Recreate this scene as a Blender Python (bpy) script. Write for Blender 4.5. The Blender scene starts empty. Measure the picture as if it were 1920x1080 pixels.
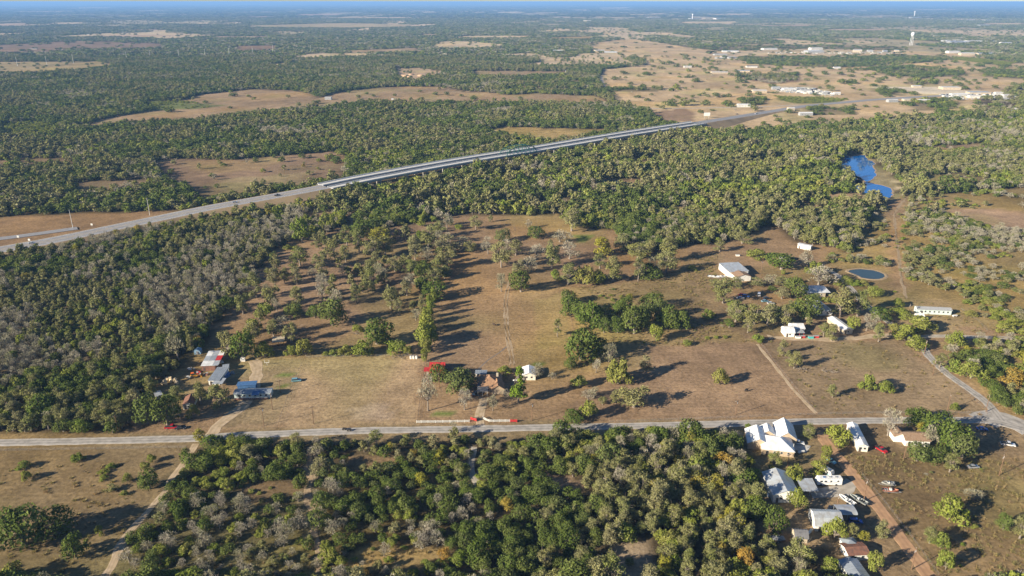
import bpy, bmesh, math, random
import numpy as np
from mathutils import Vector, Matrix

# ------------------------------------------------------------------ camera, world, sun, exposure
scene = bpy.context.scene
COL = scene.collection
FPX, CAMH = 1400.0, 180.0
PITCH = math.atan(537.4 / FPX)
cam_d = bpy.data.cameras.new('camera'); cam = bpy.data.objects.new('camera', cam_d); COL.objects.link(cam)
cam_d.sensor_width = 36.0; cam_d.lens = 36.0 * FPX / 1920.0
cam_d.clip_start = 1.0; cam_d.clip_end = 400000.0
cam.location = (0, 0, CAMH); cam.rotation_euler = (math.pi / 2 - PITCH, 0, 0)
scene.camera = cam

SUN_AZ, SUN_EL = math.radians(61 + 180), math.radians(20.5)      # clockwise from +Y
world = bpy.data.worlds.new("World"); scene.world = world; world.use_nodes = True
wn = world.node_tree; bg = wn.nodes['Background']
sky = wn.nodes.new('ShaderNodeTexSky'); sky.sky_type = 'NISHITA'; sky.sun_disc = False
sky.sun_elevation = SUN_EL; sky.sun_rotation = SUN_AZ
sky.altitude = 100; sky.air_density = 0.8; sky.dust_density = 0.15; sky.ozone_density = 4.0
wn.links.new(sky.outputs[0], bg.inputs[0]); bg.inputs[1].default_value = 0.05
sd = bpy.data.lights.new('sun', 'SUN'); sd.energy = 5.0; sd.angle = math.radians(0.5); sd.color = (1.0, 0.88, 0.69)
sun = bpy.data.objects.new('sun', sd); COL.objects.link(sun)
sdir = Vector((math.sin(SUN_AZ) * math.cos(SUN_EL), math.cos(SUN_AZ) * math.cos(SUN_EL), math.sin(SUN_EL)))
sun.rotation_euler = sdir.to_track_quat('Z', 'Y').to_euler(); sun.location = (-300, -200, 300)
vs = scene.view_settings
vs.view_transform = 'Standard'; vs.look = 'None'; vs.gamma = 1.0; vs.use_curve_mapping = False
vs.exposure = 1.2
scene.render.engine = 'CYCLES'
scene.cycles.max_bounces = 6; scene.cycles.diffuse_bounces = 3; scene.cycles.volume_bounces = 0
scene.cycles.transparent_max_bounces = 4

# ------------------------------------------------------------------ helpers
rng = np.random.default_rng(7); random.seed(7)
CP, SP = math.cos(PITCH), math.sin(PITCH)

def P(px, py, z=0.0):
    """ground point (x, y) seen at a photo pixel, at height z"""
    u = (px - 960) / FPX; v = (540 - py) / FPX
    t = (CAMH - z) / (SP - v * CP)
    return (u * t, (CP + v * SP) * t)
def PP(pts, z=0.0): return np.array([P(a, b, z) for a, b in pts])
def depth(x, y): return y * CP + CAMH * SP
def to_px(x, y, z=0.0):
    d = y * CP + (CAMH - z) * SP
    v = (-(CAMH - z) * CP + y * SP) / d
    return 960 + FPX * x / d, 540 - FPX * v
def sc(py):                                           # pixels per metre at a ground pixel row
    x, y = P(960, py); return FPX / depth(x, y)

def inpoly(X, Y, poly):
    poly = np.asarray(poly); n = len(poly)
    ins = np.zeros(X.shape, bool)
    bx0, by0 = poly.min(0); bx1, by1 = poly.max(0)
    m = (X >= bx0) & (X <= bx1) & (Y >= by0) & (Y <= by1)
    if not m.any(): return ins
    x, y = X[m], Y[m]; r = np.zeros(x.shape, bool); j = n - 1
    for i in range(n):
        xi, yi = poly[i]; xj, yj = poly[j]
        c = ((yi > y) != (yj > y))
        if yi != yj: r ^= c & (x < (xj - xi) * (y - yi) / (yj - yi) + xi)
        j = i
    ins[m] = r; return ins
def linedist(X, Y, pts):
    d = np.full(X.shape, 1e9)
    for (ax, ay), (bx, by) in zip(pts[:-1], pts[1:]):
        dx, dy = bx - ax, by - ay; L = dx * dx + dy * dy + 1e-9
        t = np.clip(((X - ax) * dx + (Y - ay) * dy) / L, 0, 1)
        d = np.minimum(d, np.hypot(X - ax - t * dx, Y - ay - t * dy))
    return d
_perm = np.random.default_rng(3).random((256, 256))
def vnoise(X, Y, s, o=0):
    x, y = X / s + o * 17.3, Y / s + o * 9.1
    xi, yi = np.floor(x).astype(int), np.floor(y).astype(int); fx, fy = x - xi, y - yi
    fx = fx * fx * (3 - 2 * fx); fy = fy * fy * (3 - 2 * fy)
    g = lambda a, b: _perm[a % 256, b % 256]
    return (g(xi, yi) * (1 - fx) + g(xi + 1, yi) * fx) * (1 - fy) + (g(xi, yi + 1) * (1 - fx) + g(xi + 1, yi + 1) * fx) * fy

def mesh_from(name, V, F, mats=(), mi=None, smooth=False):
    me = bpy.data.meshes.new(name); me.from_pydata([tuple(v) for v in V], [], [tuple(f) for f in F])
    for m in mats: me.materials.append(m)
    if mi is not None: me.polygons.foreach_set('material_index', np.asarray(mi, dtype=np.int32))
    if smooth: me.polygons.foreach_set('use_smooth', np.ones(len(me.polygons), bool))
    me.update(); return me
def tag(o, label=None, cat=None, group=None, kind=None):
    if label: o['label'] = label
    if cat: o['category'] = cat
    if group: o['group'] = group
    if kind: o['kind'] = kind
    return o
def link(name, me, parent=None, loc=None, rz=0.0):
    o = bpy.data.objects.new(name, me); COL.objects.link(o)
    if parent is not None: o.parent = parent
    if loc is not None: o.location = loc
    if rz: o.rotation_euler = (0, 0, rz)
    return o
def thing(name, label, cat, loc, rz=0.0, group=None):
    o = link(name, None, None, loc, rz); o.empty_display_size = 1.0
    return tag(o, label, cat, group)
def copy_thing(root, loc, rz, label, group=None):
    r = root.copy(); COL.objects.link(r); r.location = loc; r.rotation_euler = (0, 0, rz); r['label'] = label
    if group: r['group'] = group
    for ch in list(root.children):
        c = ch.copy(); COL.objects.link(c); c.parent = r
        for g in ch.children:
            d = g.copy(); COL.objects.link(d); d.parent = c
    return r

# ------------------------------------------------------------------ materials
def nd(nt, t, **kw):
    n = nt.nodes.new(t)
    for k, v in kw.items(): setattr(n, k, v)
    return n
_mats = {}
def mat(name, col, rough=0.7, metal=0.0, var=0.12, scale=1.5, dirt=None, spec=0.4):
    """plain painted / weathered surface with procedural variation in object space"""
    if name in _mats: return _mats[name]
    m = bpy.data.materials.new(name); m.use_nodes = True; nt = m.node_tree; b = nt.nodes['Principled BSDF']
    b.inputs['Roughness'].default_value = rough; b.inputs['Metallic'].default_value = metal
    b.inputs['Specular IOR Level'].default_value = spec
    tc = nd(nt, 'ShaderNodeTexCoord'); n1 = nd(nt, 'ShaderNodeTexNoise'); n1.inputs['Scale'].default_value = scale; n1.inputs['Detail'].default_value = 6
    nt.links.new(tc.outputs['Object'], n1.inputs['Vector'])
    r = nd(nt, 'ShaderNodeValToRGB'); nt.links.new(n1.outputs['Fac'], r.inputs[0])
    c2 = dirt if dirt else tuple(c * (1 - 2.2 * var) for c in col)
    r.color_ramp.elements[0].position = 0.32; r.color_ramp.elements[0].color = (*c2, 1)
    r.color_ramp.elements[1].position = 0.58; r.color_ramp.elements[1].color = (*col, 1)
    nt.links.new(r.outputs[0], b.inputs['Base Color'])
    _mats[name] = m; return m

def foliage(name, cols, grey=None, transl=0.10):
    """leaf clumps: per-tree random hue, per-clump tone attribute"""
    m = bpy.data.materials.new(name); m.use_nodes = True; nt = m.node_tree; nt.nodes.clear()
    out = nd(nt, 'ShaderNodeOutputMaterial'); oi = nd(nt, 'ShaderNodeObjectInfo')
    r = nd(nt, 'ShaderNodeValToRGB'); nt.links.new(oi.outputs['Random'], r.inputs[0])
    els = r.color_ramp.elements
    while len(els) < len(cols): els.new(0.5)
    for i, c in enumerate(cols): els[i].position = i / (len(cols) - 1); els[i].color = (*c, 1)
    at = nd(nt, 'ShaderNodeAttribute', attribute_name='tone')
    at2 = nd(nt, 'ShaderNodeAttribute', attribute_name='hue')
    mx = nd(nt, 'ShaderNodeMix', data_type='RGBA'); mx.inputs['B'].default_value = (*(grey or (0.2, 0.18, 0.15)), 1)
    nt.links.new(r.outputs[0], mx.inputs['A']); nt.links.new(at2.outputs['Fac'], mx.inputs['Factor'])
    mul = nd(nt, 'ShaderNodeVectorMath', operation='SCALE'); nt.links.new(mx.outputs['Result'], mul.inputs[0]); nt.links.new(at.outputs['Fac'], mul.inputs['Scale'])
    d = nd(nt, 'ShaderNodeBsdfDiffuse'); t = nd(nt, 'ShaderNodeBsdfTranslucent'); ms = nd(nt, 'ShaderNodeMixShader'); ms.inputs[0].default_value = transl
    nt.links.new(mul.outputs[0], d.inputs[0]); nt.links.new(mul.outputs[0], t.inputs[0])
    nt.links.new(d.outputs[0], ms.inputs[1]); nt.links.new(t.outputs[0], ms.inputs[2]); nt.links.new(ms.outputs[0], out.inputs[0])
    return m
TWIG = (0.27, 0.24, 0.20)
FOL = {
 'oak':   foliage('oak_leaves', [(0.077, 0.110, 0.022), (0.103, 0.129, 0.033), (0.086, 0.125, 0.024), (0.112, 0.133, 0.047)], (0.172, 0.181, 0.069)),
 'pecan': foliage('thin_leaves', [(0.190, 0.195, 0.060), (0.225, 0.215, 0.090), (0.165, 0.190, 0.050), (0.24, 0.222, 0.115)], (0.25, 0.235, 0.135)),
 'bare':  foliage('twigs', [(0.305, 0.278, 0.220), (0.35, 0.318, 0.258), (0.27, 0.255, 0.165)], (0.235, 0.23, 0.11), 0.0),
 'mesq':  foliage('mesquite_leaves', [(0.163, 0.202, 0.028), (0.206, 0.228, 0.043), (0.138, 0.194, 0.029), (0.224, 0.219, 0.056)], (0.249, 0.232, 0.095)),
 'gold':  foliage('autumn_leaves', [(0.267, 0.224, 0.033), (0.258, 0.241, 0.031), (0.241, 0.237, 0.029), (0.292, 0.232, 0.043), (0.327, 0.189, 0.039)], (0.249, 0.224, 0.086)),
 'pine':  foliage('needle_clumps', [(0.135, 0.205, 0.024), (0.15, 0.21, 0.028)], (0.19, 0.21, 0.05)),
}
BARK = mat('bark', (0.26, 0.22, 0.18), 0.9, var=0.2, scale=3)

# ------------------------------------------------------------------ ground colours and zones (traced in photo pixels, placed on the ground)
TAN = (0.370, 0.270, 0.165); DRY = (0.300, 0.207, 0.122); BROWN = (0.255, 0.172, 0.108); PURP = (0.245, 0.170, 0.118)
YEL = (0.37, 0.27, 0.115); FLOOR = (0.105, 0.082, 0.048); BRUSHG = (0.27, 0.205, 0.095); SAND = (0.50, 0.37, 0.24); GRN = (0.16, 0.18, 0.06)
REDD = (0.25, 0.175, 0.115); GRAVEL = (0.55, 0.47, 0.37); PLAIN = (0.52, 0.39, 0.24)
# mixes: oak, pecan, bare, mesq, gold
MW = (.14, .42, .32, .10, .02); MG = (.03, .22, .73, .02, .00); MR = (.26, .42, .06, .26, .00); MD = (.52, .20, .06, .20, .02)
ML = (.24, .36, .19, .20, .01); MA = (.27, .44, .12, .15, .02); MB = (.16, .24, .12, .48, .00); MF = (.50, .30, .08, .12, .00); MO = (.9, .05, 0, .05, 0)
Z = []   # (poly on ground, density, mix, (Rmin, Rmax), height ratio, ground colour)
def zone(px, dens, mix, R, hr, col): Z.append((PP(px), dens, mix, R, hr, col))
# --- woods
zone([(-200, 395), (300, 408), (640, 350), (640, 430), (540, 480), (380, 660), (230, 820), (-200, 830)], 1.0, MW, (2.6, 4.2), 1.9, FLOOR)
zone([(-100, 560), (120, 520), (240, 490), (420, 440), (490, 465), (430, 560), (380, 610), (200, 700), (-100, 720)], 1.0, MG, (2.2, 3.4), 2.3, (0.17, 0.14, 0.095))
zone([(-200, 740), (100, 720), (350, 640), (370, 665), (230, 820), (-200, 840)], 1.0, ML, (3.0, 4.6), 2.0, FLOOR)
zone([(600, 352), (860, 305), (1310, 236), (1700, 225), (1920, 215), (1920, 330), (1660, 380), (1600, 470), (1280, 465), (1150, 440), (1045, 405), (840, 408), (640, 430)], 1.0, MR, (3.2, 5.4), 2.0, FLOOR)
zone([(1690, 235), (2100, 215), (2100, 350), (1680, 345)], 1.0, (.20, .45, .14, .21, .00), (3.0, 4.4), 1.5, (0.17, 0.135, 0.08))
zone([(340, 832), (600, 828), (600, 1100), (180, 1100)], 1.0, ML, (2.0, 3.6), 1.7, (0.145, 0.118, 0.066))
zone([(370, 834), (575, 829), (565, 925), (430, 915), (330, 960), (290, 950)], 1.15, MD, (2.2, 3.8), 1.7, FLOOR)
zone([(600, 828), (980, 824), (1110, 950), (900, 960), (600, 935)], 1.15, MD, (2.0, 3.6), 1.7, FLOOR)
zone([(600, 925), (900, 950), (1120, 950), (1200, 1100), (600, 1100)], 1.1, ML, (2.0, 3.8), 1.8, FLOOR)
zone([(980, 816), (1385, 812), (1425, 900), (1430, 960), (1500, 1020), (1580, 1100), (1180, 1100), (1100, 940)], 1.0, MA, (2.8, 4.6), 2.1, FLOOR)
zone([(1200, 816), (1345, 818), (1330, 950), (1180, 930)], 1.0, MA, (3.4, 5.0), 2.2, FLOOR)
# --- east brush
zone([(1590, 475), (1640, 390), (1700, 370), (2150, 330), (2150, 640), (1905, 622), (1800, 606), (1690, 560), (1640, 505)], .93, MB, (2.4, 3.9), 1.15, BRUSHG)
zone([(1690, 420), (1770, 440), (1920, 470), (2150, 500), (2150, 440), (1800, 395), (1710, 395)], 1.0, (.15, .45, .2, .2, 0), (2.4, 3.8), 1.5, BRUSHG)
zone([(1750, 640), (1905, 642), (2100, 650), (2100, 860), (1925, 790), (1880, 762), (1800, 700)], .95, (.2, .35, .17, .26, .02), (2.6, 4.0), 1.6, BRUSHG)
# --- open land, near
zone([(235, 820), (245, 775), (300, 712), (340, 690), (365, 665), (385, 640), (405, 610), (425, 585), (458, 552), (490, 502), (512, 472), (555, 447), (620, 436), (660, 415), (700, 428), (760, 425), (830, 415), (845, 403), (1045, 403), (1090, 430), (1150, 430), (1163, 445), (1168, 470), (1200, 478), (1280, 462), (1370, 455), (1400, 440), (1437, 425), (1470, 432), (1490, 452), (1550, 464), (1600, 478), (1645, 505), (1690, 560), (1760, 605), (1850, 612), (1915, 622), (1905, 642), (1760, 642), (1800, 690), (1850, 740), (1880, 768), (1960, 800), (1960, 822), (235, 822)], 0.0, MW, (3, 4), 1, DRY)
zone([(450, 675), (795, 668), (782, 795), (420, 805), (440, 770)], 0, MW, (3, 4), 1, TAN)                  # mown left field
zone([(450, 678), (570, 672), (520, 795), (430, 800)], 0, MW, (3, 4), 1, (0.285, 0.218, 0.128))
zone([(805, 560), (1060, 545), (1085, 640), (1000, 690), (800, 690)], 0, MW, (3, 4), 1, (0.285, 0.200, 0.125))  # centre paddock
zone([(1065, 540), (1200, 530), (1330, 480), (1345, 600), (1420, 640), (1300, 650), (1090, 640)], .06, MB, (.8, 1.5), .9, (0.33, 0.245, 0.125))
zone([(1075, 555), (1190, 550), (1170, 580), (1080, 572)], .5, (0, 0, 0, 1, 0), (1.2, 2.0), .9, BRUSHG)
zone([(1150, 650), (1420, 640), (1530, 780), (1040, 790), (1130, 720)], 0, MW, (3, 4), 1, (0.285, 0.198, 0.125))
zone([(1430, 640), (1700, 640), (1850, 778), (1535, 780)], 0, MW, (3, 4), 1, (0.262, 0.195, 0.120))
zone([(1280, 480), (1345, 470), (1350, 600), (1330, 640), (1280, 640)], .05, MB, (.8, 1.6), .9, (0.28, 0.205, 0.115))
zone([(1590, 530), (1700, 560), (1760, 600), (1640, 590)], .1, MB, (1.0, 2.0), .9, BRUSHG)
zone([(470, 540), (520, 480), (640, 440), (840, 410), (870, 480), (820, 560), (740, 600), (600, 590), (430, 600)], .2, (.15, .6, .15, .1, 0), (3.0, 4.6), 2.1, (0.275, 0.190, 0.120))
zone([(1070, 425), (1150, 430), (1165, 470), (1120, 490), (1060, 500), (870, 480), (900, 440), (1000, 450)], .05, (.1, .6, .3, 0, 0), (2.6, 4.2), 2.0, (0.29, 0.20, 0.125))
zone([(1350, 560), (1450, 560), (1620, 560), (1650, 600), (1600, 615), (1400, 625), (1350, 600)], .22, (.25, .45, .15, .15, 0), (2.8, 4.4), 1.7, (0.27, 0.195, 0.12))
zone([(1000, 560), (1062, 548), (1080, 640), (1010, 660)], .004, MB, (.8, 1.4), .8, (0.30, 0.225, 0.125))
zone([(655, 765), (720, 752), (735, 785), (670, 790)], 0, MW, (3, 4), 1, (0.44, 0.335, 0.235))
zone([(1640, 318), (1680, 335), (1700, 352), (1680, 362), (1645, 352), (1636, 335)], .15, (0, .1, .1, .8, 0), (1.5, 2.5), 1, (0.62, 0.50, 0.34))
zone([(1385, 530), (1520, 528), (1580, 520), (1570, 540), (1480, 545), (1390, 548)], .8, (.3, .4, .2, .1, 0), (2.0, 3.4), 1.3, (0.25, 0.18, 0.11))
zone([(1560, 470), (1640, 480), (1655, 500), (1590, 505), (1545, 490)], .7, MB, (2, 3.4), 1.2, BRUSHG)
zone([(1345, 575), (1400, 575), (1420, 625), (1390, 632), (1350, 605)], .75, (.15, .55, .2, .1, 0), (2.6, 3.8), 1.9, (0.25, 0.18, 0.11))
zone([(1700, 560), (1800, 565), (1810, 600), (1790, 630), (1700, 628)], .0, MB, (2, 3), 1, (0.30, 0.225, 0.12))
zone([(1680, 380), (1760, 380), (1700, 430), (1685, 425)], .9, MB, (2, 3.4), 1.2, BRUSHG)
# small green flushes
for q in ([(520, 700), (545, 702), (540, 708), (516, 706)], [(510, 721), (533, 718), (537, 726), (512, 729)], [(810, 776), (845, 773), (850, 779), (818, 783)], [(1000, 682), (1018, 680), (1014, 690), (1001, 690)]):
    zone(q, 0, MW, (3, 4), 1, (0.13, 0.17, 0.045))
zone([(1075, 438), (1110, 440), (1105, 455), (1080, 455)], 0, MW, (3, 4), 1, GRN)
# roadside strip
zone([(-200, 812), (235, 812), (600, 800), (1380, 786), (1385, 812), (1100, 817), (980, 826), (600, 829), (372, 834), (350, 840), (-200, 850)], 0, MW, (3, 4), 1, (0.27, 0.205, 0.115))
zone([(1375, 800), (2050, 790), (2150, 1100), (1620, 1100), (1560, 1030), (1480, 1025), (1430, 1000), (1430, 960), (1420, 905), (1400, 850)], 0, MW, (3, 4), 1, (0.275, 0.200, 0.118))
zone([(1580, 850), (1860, 850), (2080, 880), (2150, 1100), (1760, 1100), (1700, 1000), (1640, 920)], .10, (0, .1, .3, .6, 0), (.7, 1.3), .9, (0.27, 0.195, 0.105))
zone([(-200, 836), (364, 836), (325, 885), (285, 945), (235, 1010), (190, 1100), (-250, 1100)], 0.0, MB, (1, 2), 1, (0.24, 0.180, 0.10))
zone([(115, 880), (230, 865), (240, 930), (110, 960)], .36, (0, .15, .45, .4, 0), (1.8, 3.0), 1.0, (0.26, 0.19, 0.10))
zone([(570, 842), (596, 842), (590, 900), (604, 1100), (588, 1100), (565, 930)], 0, MW, (3, 4), 1, (0.36, 0.29, 0.22))
zone([(400, 1035), (590, 1010), (600, 1100), (380, 1100)], 1.0, ML, (1.6, 3.0), 1.4, (0.20, 0.165, 0.085))
zone([(430, 915), (560, 900), (555, 935), (450, 950)], .45, MB, (1, 2), 1, (0.23, 0.155, 0.095))
zone([(880, 840), (898, 838), (893, 880), (906, 915), (888, 918), (876, 880)], 0, MW, (3, 4), 1, (0.33, 0.27, 0.20))
zone([(1000, 880), (1050, 893), (1100, 905), (1090, 925), (1040, 915)], .15, MW, (3, 4), 1, (0.36, 0.26, 0.18))
zone([(1150, 1020), (1215, 1005), (1235, 1100), (1160, 1100)], .5, MB, (1, 2.4), 1.3, (0.33, 0.26, 0.18))
zone([(640, 852), (745, 858), (740, 878), (650, 880)], .6, MB, (1, 2), 1, (0.21, 0.15, 0.09))
zone([(640, 1040), (700, 1025), (830, 1030), (820, 1062), (640, 1075)], .9, ML, (1, 2), 1, (0.30, 0.23, 0.12))
# --- openings in the mid ground
zone([(287, 303), (330, 298), (430, 300), (500, 294), (627, 284), (650, 300), (640, 340), (540, 352), (380, 378), (340, 350), (300, 325)], .10, MW, (2.0, 4), 1.5, REDD)
zone([(-100, 414), (80, 402), (150, 400), (300, 395), (340, 392), (300, 412), (140, 440), (-100, 486)], 0, MW, (3, 4), 1, (0.27, 0.185, 0.115))
zone([(905, 245), (945, 238), (1040, 240), (1170, 243), (1040, 268), (995, 262), (930, 252)], 0, MW, (3, 4), 1, YEL)
zone([(990, 370), (1100, 362), (1200, 350), (1230, 342), (1150, 335), (1110, 345), (1060, 362)], .15, MR, (3, 4), 1.6, BROWN)
zone([(1595, 300), (1600, 288), (1640, 300), (1690, 350), (1690, 380), (1640, 375), (1600, 350)], .22, (0, .1, .1, .8, 0), (1.0, 2.0), 1.1, (0.30, 0.25, 0.14))
zone([(1530, 366), (1600, 362), (1640, 372), (1600, 380), (1530, 376)], 0, MW, (3, 4), 1, TAN)
zone([(1660, 372), (1710, 366), (1690, 420), (1690, 470), (1705, 560), (1670, 560), (1665, 470), (1660, 420)], .14, MB, (1.5, 2.5), 1, (0.31, 0.215, 0.13))
zone([(1770, 397), (1850, 390), (1960, 402), (1960, 440), (1870, 430), (1800, 412)], 0, MW, (3, 4), 1, (0.36, 0.25, 0.165))
zone([(1740, 330), (1790, 325), (1860, 340), (1780, 350), (1730, 350)], .2, MB, (1.5, 2.5), 1, BRUSHG)
for q_ in ([(1225, 392), (1330, 380), (1345, 392), (1250, 402)], [(1480, 385), (1560, 382), (1570, 396), (1500, 402)], [(1330, 405), (1400, 398), (1410, 410), (1345, 418)], [(760, 385), (850, 375), (860, 386), (780, 396)], [(1180, 300), (1260, 292), (1270, 302), (1195, 310)], [(1400, 300), (1470, 296), (1480, 306), (1410, 310)], [(560, 405), (640, 392), (650, 404), (590, 418)], [(640, 408), (700, 400), (705, 410), (650, 418)], [(950, 382), (1060, 372), (1075, 384), (980, 393)], [(1740, 275), (1850, 268), (1860, 280), (1760, 286)], [(900, 330), (980, 322), (985, 330), (910, 338)]):
    zone(q_, .22, MR, (2.6, 4.2), 1.7, (0.27, 0.195, 0.12))
zone([(330, 302), (480, 300), (540, 292), (500, 318), (380, 326)], .2, (.1, .5, .3, .1, 0), (2.4, 3.8), 1.6, (0.30, 0.215, 0.12))
zone([(400, 335), (560, 325), (600, 315), (560, 348), (420, 365)], .16, (.1, .4, .2, .3, 0), (2.0, 3.6), 1.4, (0.29, 0.225, 0.13))
zone([(-60, 300), (120, 296), (150, 312), (-60, 322)], .35, MR, (2.6, 4.2), 1.6, (0.24, 0.175, 0.11))
zone([(120, 345), (280, 335), (300, 350), (150, 366)], .4, MR, (2.6, 4.2), 1.6, (0.24, 0.175, 0.11))
# --- mid / far fields
for q_, c_ in (((0, 50, 43, 48), 0), ((95, 137, 42, 44), 1), ((150, 330, 66, 69), 0), ((787, 822, 64, 67), 0), ((850, 1000, 67, 71.5), 1), ((930, 985, 22, 24.2), 2), ((1120, 1182, 14, 16), 2), ((1173, 1242, 26, 28), 1), ((1320, 1420, 26, 28), 1), ((1540, 1668, 54, 58), 0), ((1835, 1925, 43, 47), 1), ((1270, 1385, 40, 45), 1), ((460, 516, 30.5, 32.5), 0), ((553, 645, 26, 29), 0), ((316, 466, 42.6, 44.6), 1), ((393, 508, 68, 71), 0), ((1580, 1660, 31, 33), 1), ((1700, 1800, 17.5, 19), 1), ((140, 210, 14, 15.5), 1), ((600, 760, 33, 34.5), 1), ((20, 120, 21, 22.5), 1), ((1420, 1530, 47, 50), 0), ((1000, 1080, 57.5, 59.5), 1), ((240, 300, 55, 57), 0), ((860, 900, 40, 41.5), 1), ((1060, 1140, 47, 48.6), 0)):
    x0_, x1_, y0_, y1_ = q_; w_ = (x1_ - x0_) * .12
    zone([(x0_, y1_ - .4), (x0_ + w_, y0_ + .3), (x1_ - w_ * .5, y0_), (x1_, (y0_ + y1_) / 2), (x1_ - w_ * 1.4, y1_), (x0_ + w_ * 2, y1_ + .1)], .0, MB, (3, 4), 1, ((0.46, 0.33, 0.24), (0.60, 0.46, 0.29), (0.72, 0.58, 0.40))[c_])
zone([(333, 190), (375, 178), (473, 167), (560, 170), (600, 183), (640, 172), (700, 165), (760, 162), (830, 163), (870, 170), (960, 178), (1000, 175), (1060, 178), (1120, 180), (1155, 196), (1050, 197), (960, 194), (860, 195), (740, 194), (690, 192), (640, 199), (467, 214), (367, 228), (273, 231), (167, 241), (140, 238), (207, 220), (300, 206), (345, 200)], .012, MO, (4, 6), 1.2, (0.34, 0.245, 0.15))
zone([(0, 116), (180, 115), (217, 120), (205, 127), (120, 135), (60, 139), (-60, 138), (-60, 116)], .01, MO, (4, 5), 1.2, (0.36, 0.28, 0.15))
zone([(-60, 88), (80, 80), (150, 76), (300, 82), (308, 88), (250, 92), (150, 92), (60, 100), (-60, 98)], .03, MO, (5, 7), 1.2, PURP)
zone([(443, 86), (520, 85), (515, 94), (443, 96)], 0, MO, (4, 5), 1.2, BROWN)
zone([(465, 48), (640, 43), (780, 46), (760, 51), (640, 53), (470, 51)], 0, MO, (4, 5), 1.2, (0.42, 0.33, 0.19))
zone([(645, 95), (780, 90), (790, 96), (660, 100)], 0, MO, (4, 5), 1.2, TAN)
zone([(883, 133), (960, 133), (1070, 134), (1060, 140), (950, 146), (890, 143)], 0, MO, (4, 5), 1.2, (0.34, 0.25, 0.15))
zone([(740, 128), (790, 127), (835, 134), (820, 142), (770, 155), (745, 145)], .12, MF, (3, 4), 1.2, SAND)
zone([(1105, 82), (1180, 72), (1290, 88), (1350, 95), (1460, 93), (1560, 90), (1700, 95), (1800, 100), (1960, 125), (1960, 150), (1860, 175), (1840, 190), (1832, 212), (1715, 222), (1650, 230), (1500, 240), (1450, 247), (1323, 249), (1240, 231), (1210, 208), (1160, 196), (1140, 178), (1120, 150), (1130, 130), (1215, 122), (1190, 105), (1110, 98)], .020, (.85, .06, .03, .06, 0), (4.0, 9.0), 1.0, PLAIN)
zone([(1214, 212), (1290, 200), (1310, 226), (1240, 231)], 0, MO, (4, 5), 1.2, (0.29, 0.20, 0.13))
zone([(1030, 70), (1110, 68), (1108, 74), (1035, 74)], 0, MO, (4, 5), 1.2, YEL)
for q, dn in (([(1380, 108), (1440, 104), (1560, 107), (1700, 103), (1780, 106), (1775, 113), (1700, 120), (1600, 126), (1480, 124), (1400, 119)], .7),
          ([(1620, 128), (1700, 124), (1800, 132), (1810, 140), (1720, 148), (1650, 138)], .5), ([(1495, 201), (1600, 200), (1605, 214), (1530, 217)], .6),
          ([(1280, 88), (1460, 84), (1700, 88), (1690, 95), (1560, 92), (1350, 96)], .5), ([(1385, 186), (1435, 185), (1435, 196), (1395, 198)], .6),
          ([(1700, 150), (1760, 150), (1755, 158), (1705, 158)], .5), ([(1840, 130), (1960, 135), (1960, 150), (1850, 143)], .4),
          ([(1640, 166), (1700, 170), (1695, 180), (1650, 178)], .4), ([(1700, 190), (1790, 186), (1800, 205), (1720, 207)], .55),
          ([(960, 148), (1060, 145), (1120, 150), (1120, 162), (1060, 160), (965, 156)], .85), ([(950, 160), (1080, 164), (1120, 170), (1120, 176), (1000, 176), (950, 172)], .85),
          ([(1140, 165), (1240, 165), (1240, 172), (1145, 173)], .5)):
    zone(q, dn, MO, (4, 6.5), 1.1, (0.24, 0.19, 0.11))
zone([(1380, 138), (1490, 138), (1495, 155), (1450, 158), (1390, 148)], .6, (.3, .2, .5, 0, 0), (3.5, 5), 1.3, BROWN)
zone([(1450, 180), (1590, 185), (1580, 194), (1480, 193)], 1.0, (0, 0, 0, 1, 0), (2.2, 3.2), 1, GRN)
zone([(1785, 105), (1900, 117), (1890, 124), (1790, 112)], 1.0, (0, 0, 0, 1, 0), (2.2, 3.2), 1, GRN)
zone([(270, 190), (330, 188), (413, 198), (400, 202), (300, 207), (270, 204)], .9, (0, 0, 0, 1, 0), (2.4, 3.4), 1, GRN)
zone([(0, 232), (70, 228), (120, 240), (90, 256), (0, 258)], 1.0, (0, 0, 0, 1, 0), (2.6, 3.6), 1, GRN)
zone([(1840, 183), (1960, 178), (1960, 217), (1832, 215)], .8, MF, (4, 6), 1.2, FLOOR)
zone([(1443, 163), (1525, 165), (1530, 175), (1462, 173)], 0, MO, (4, 5), 1.2, (0.70, 0.64, 0.55))
zone([(1650, 163), (1740, 163), (1850, 172), (1900, 182), (1800, 186), (1740, 176)], 0, MO, (4, 5), 1.2, (0.68, 0.60, 0.48))
zone([(1360, 100), (1440, 92), (1560, 92), (1700, 96), (1690, 101), (1500, 103), (1380, 104)], .1, MO, (4, 5), 1.2, (0.5, 0.40, 0.28))
zone([(1165, 128), (1215, 133), (1200, 138), (1168, 137)], 0, MO, (4, 5), 1.2, (0.5, 0.37, 0.22))

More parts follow.
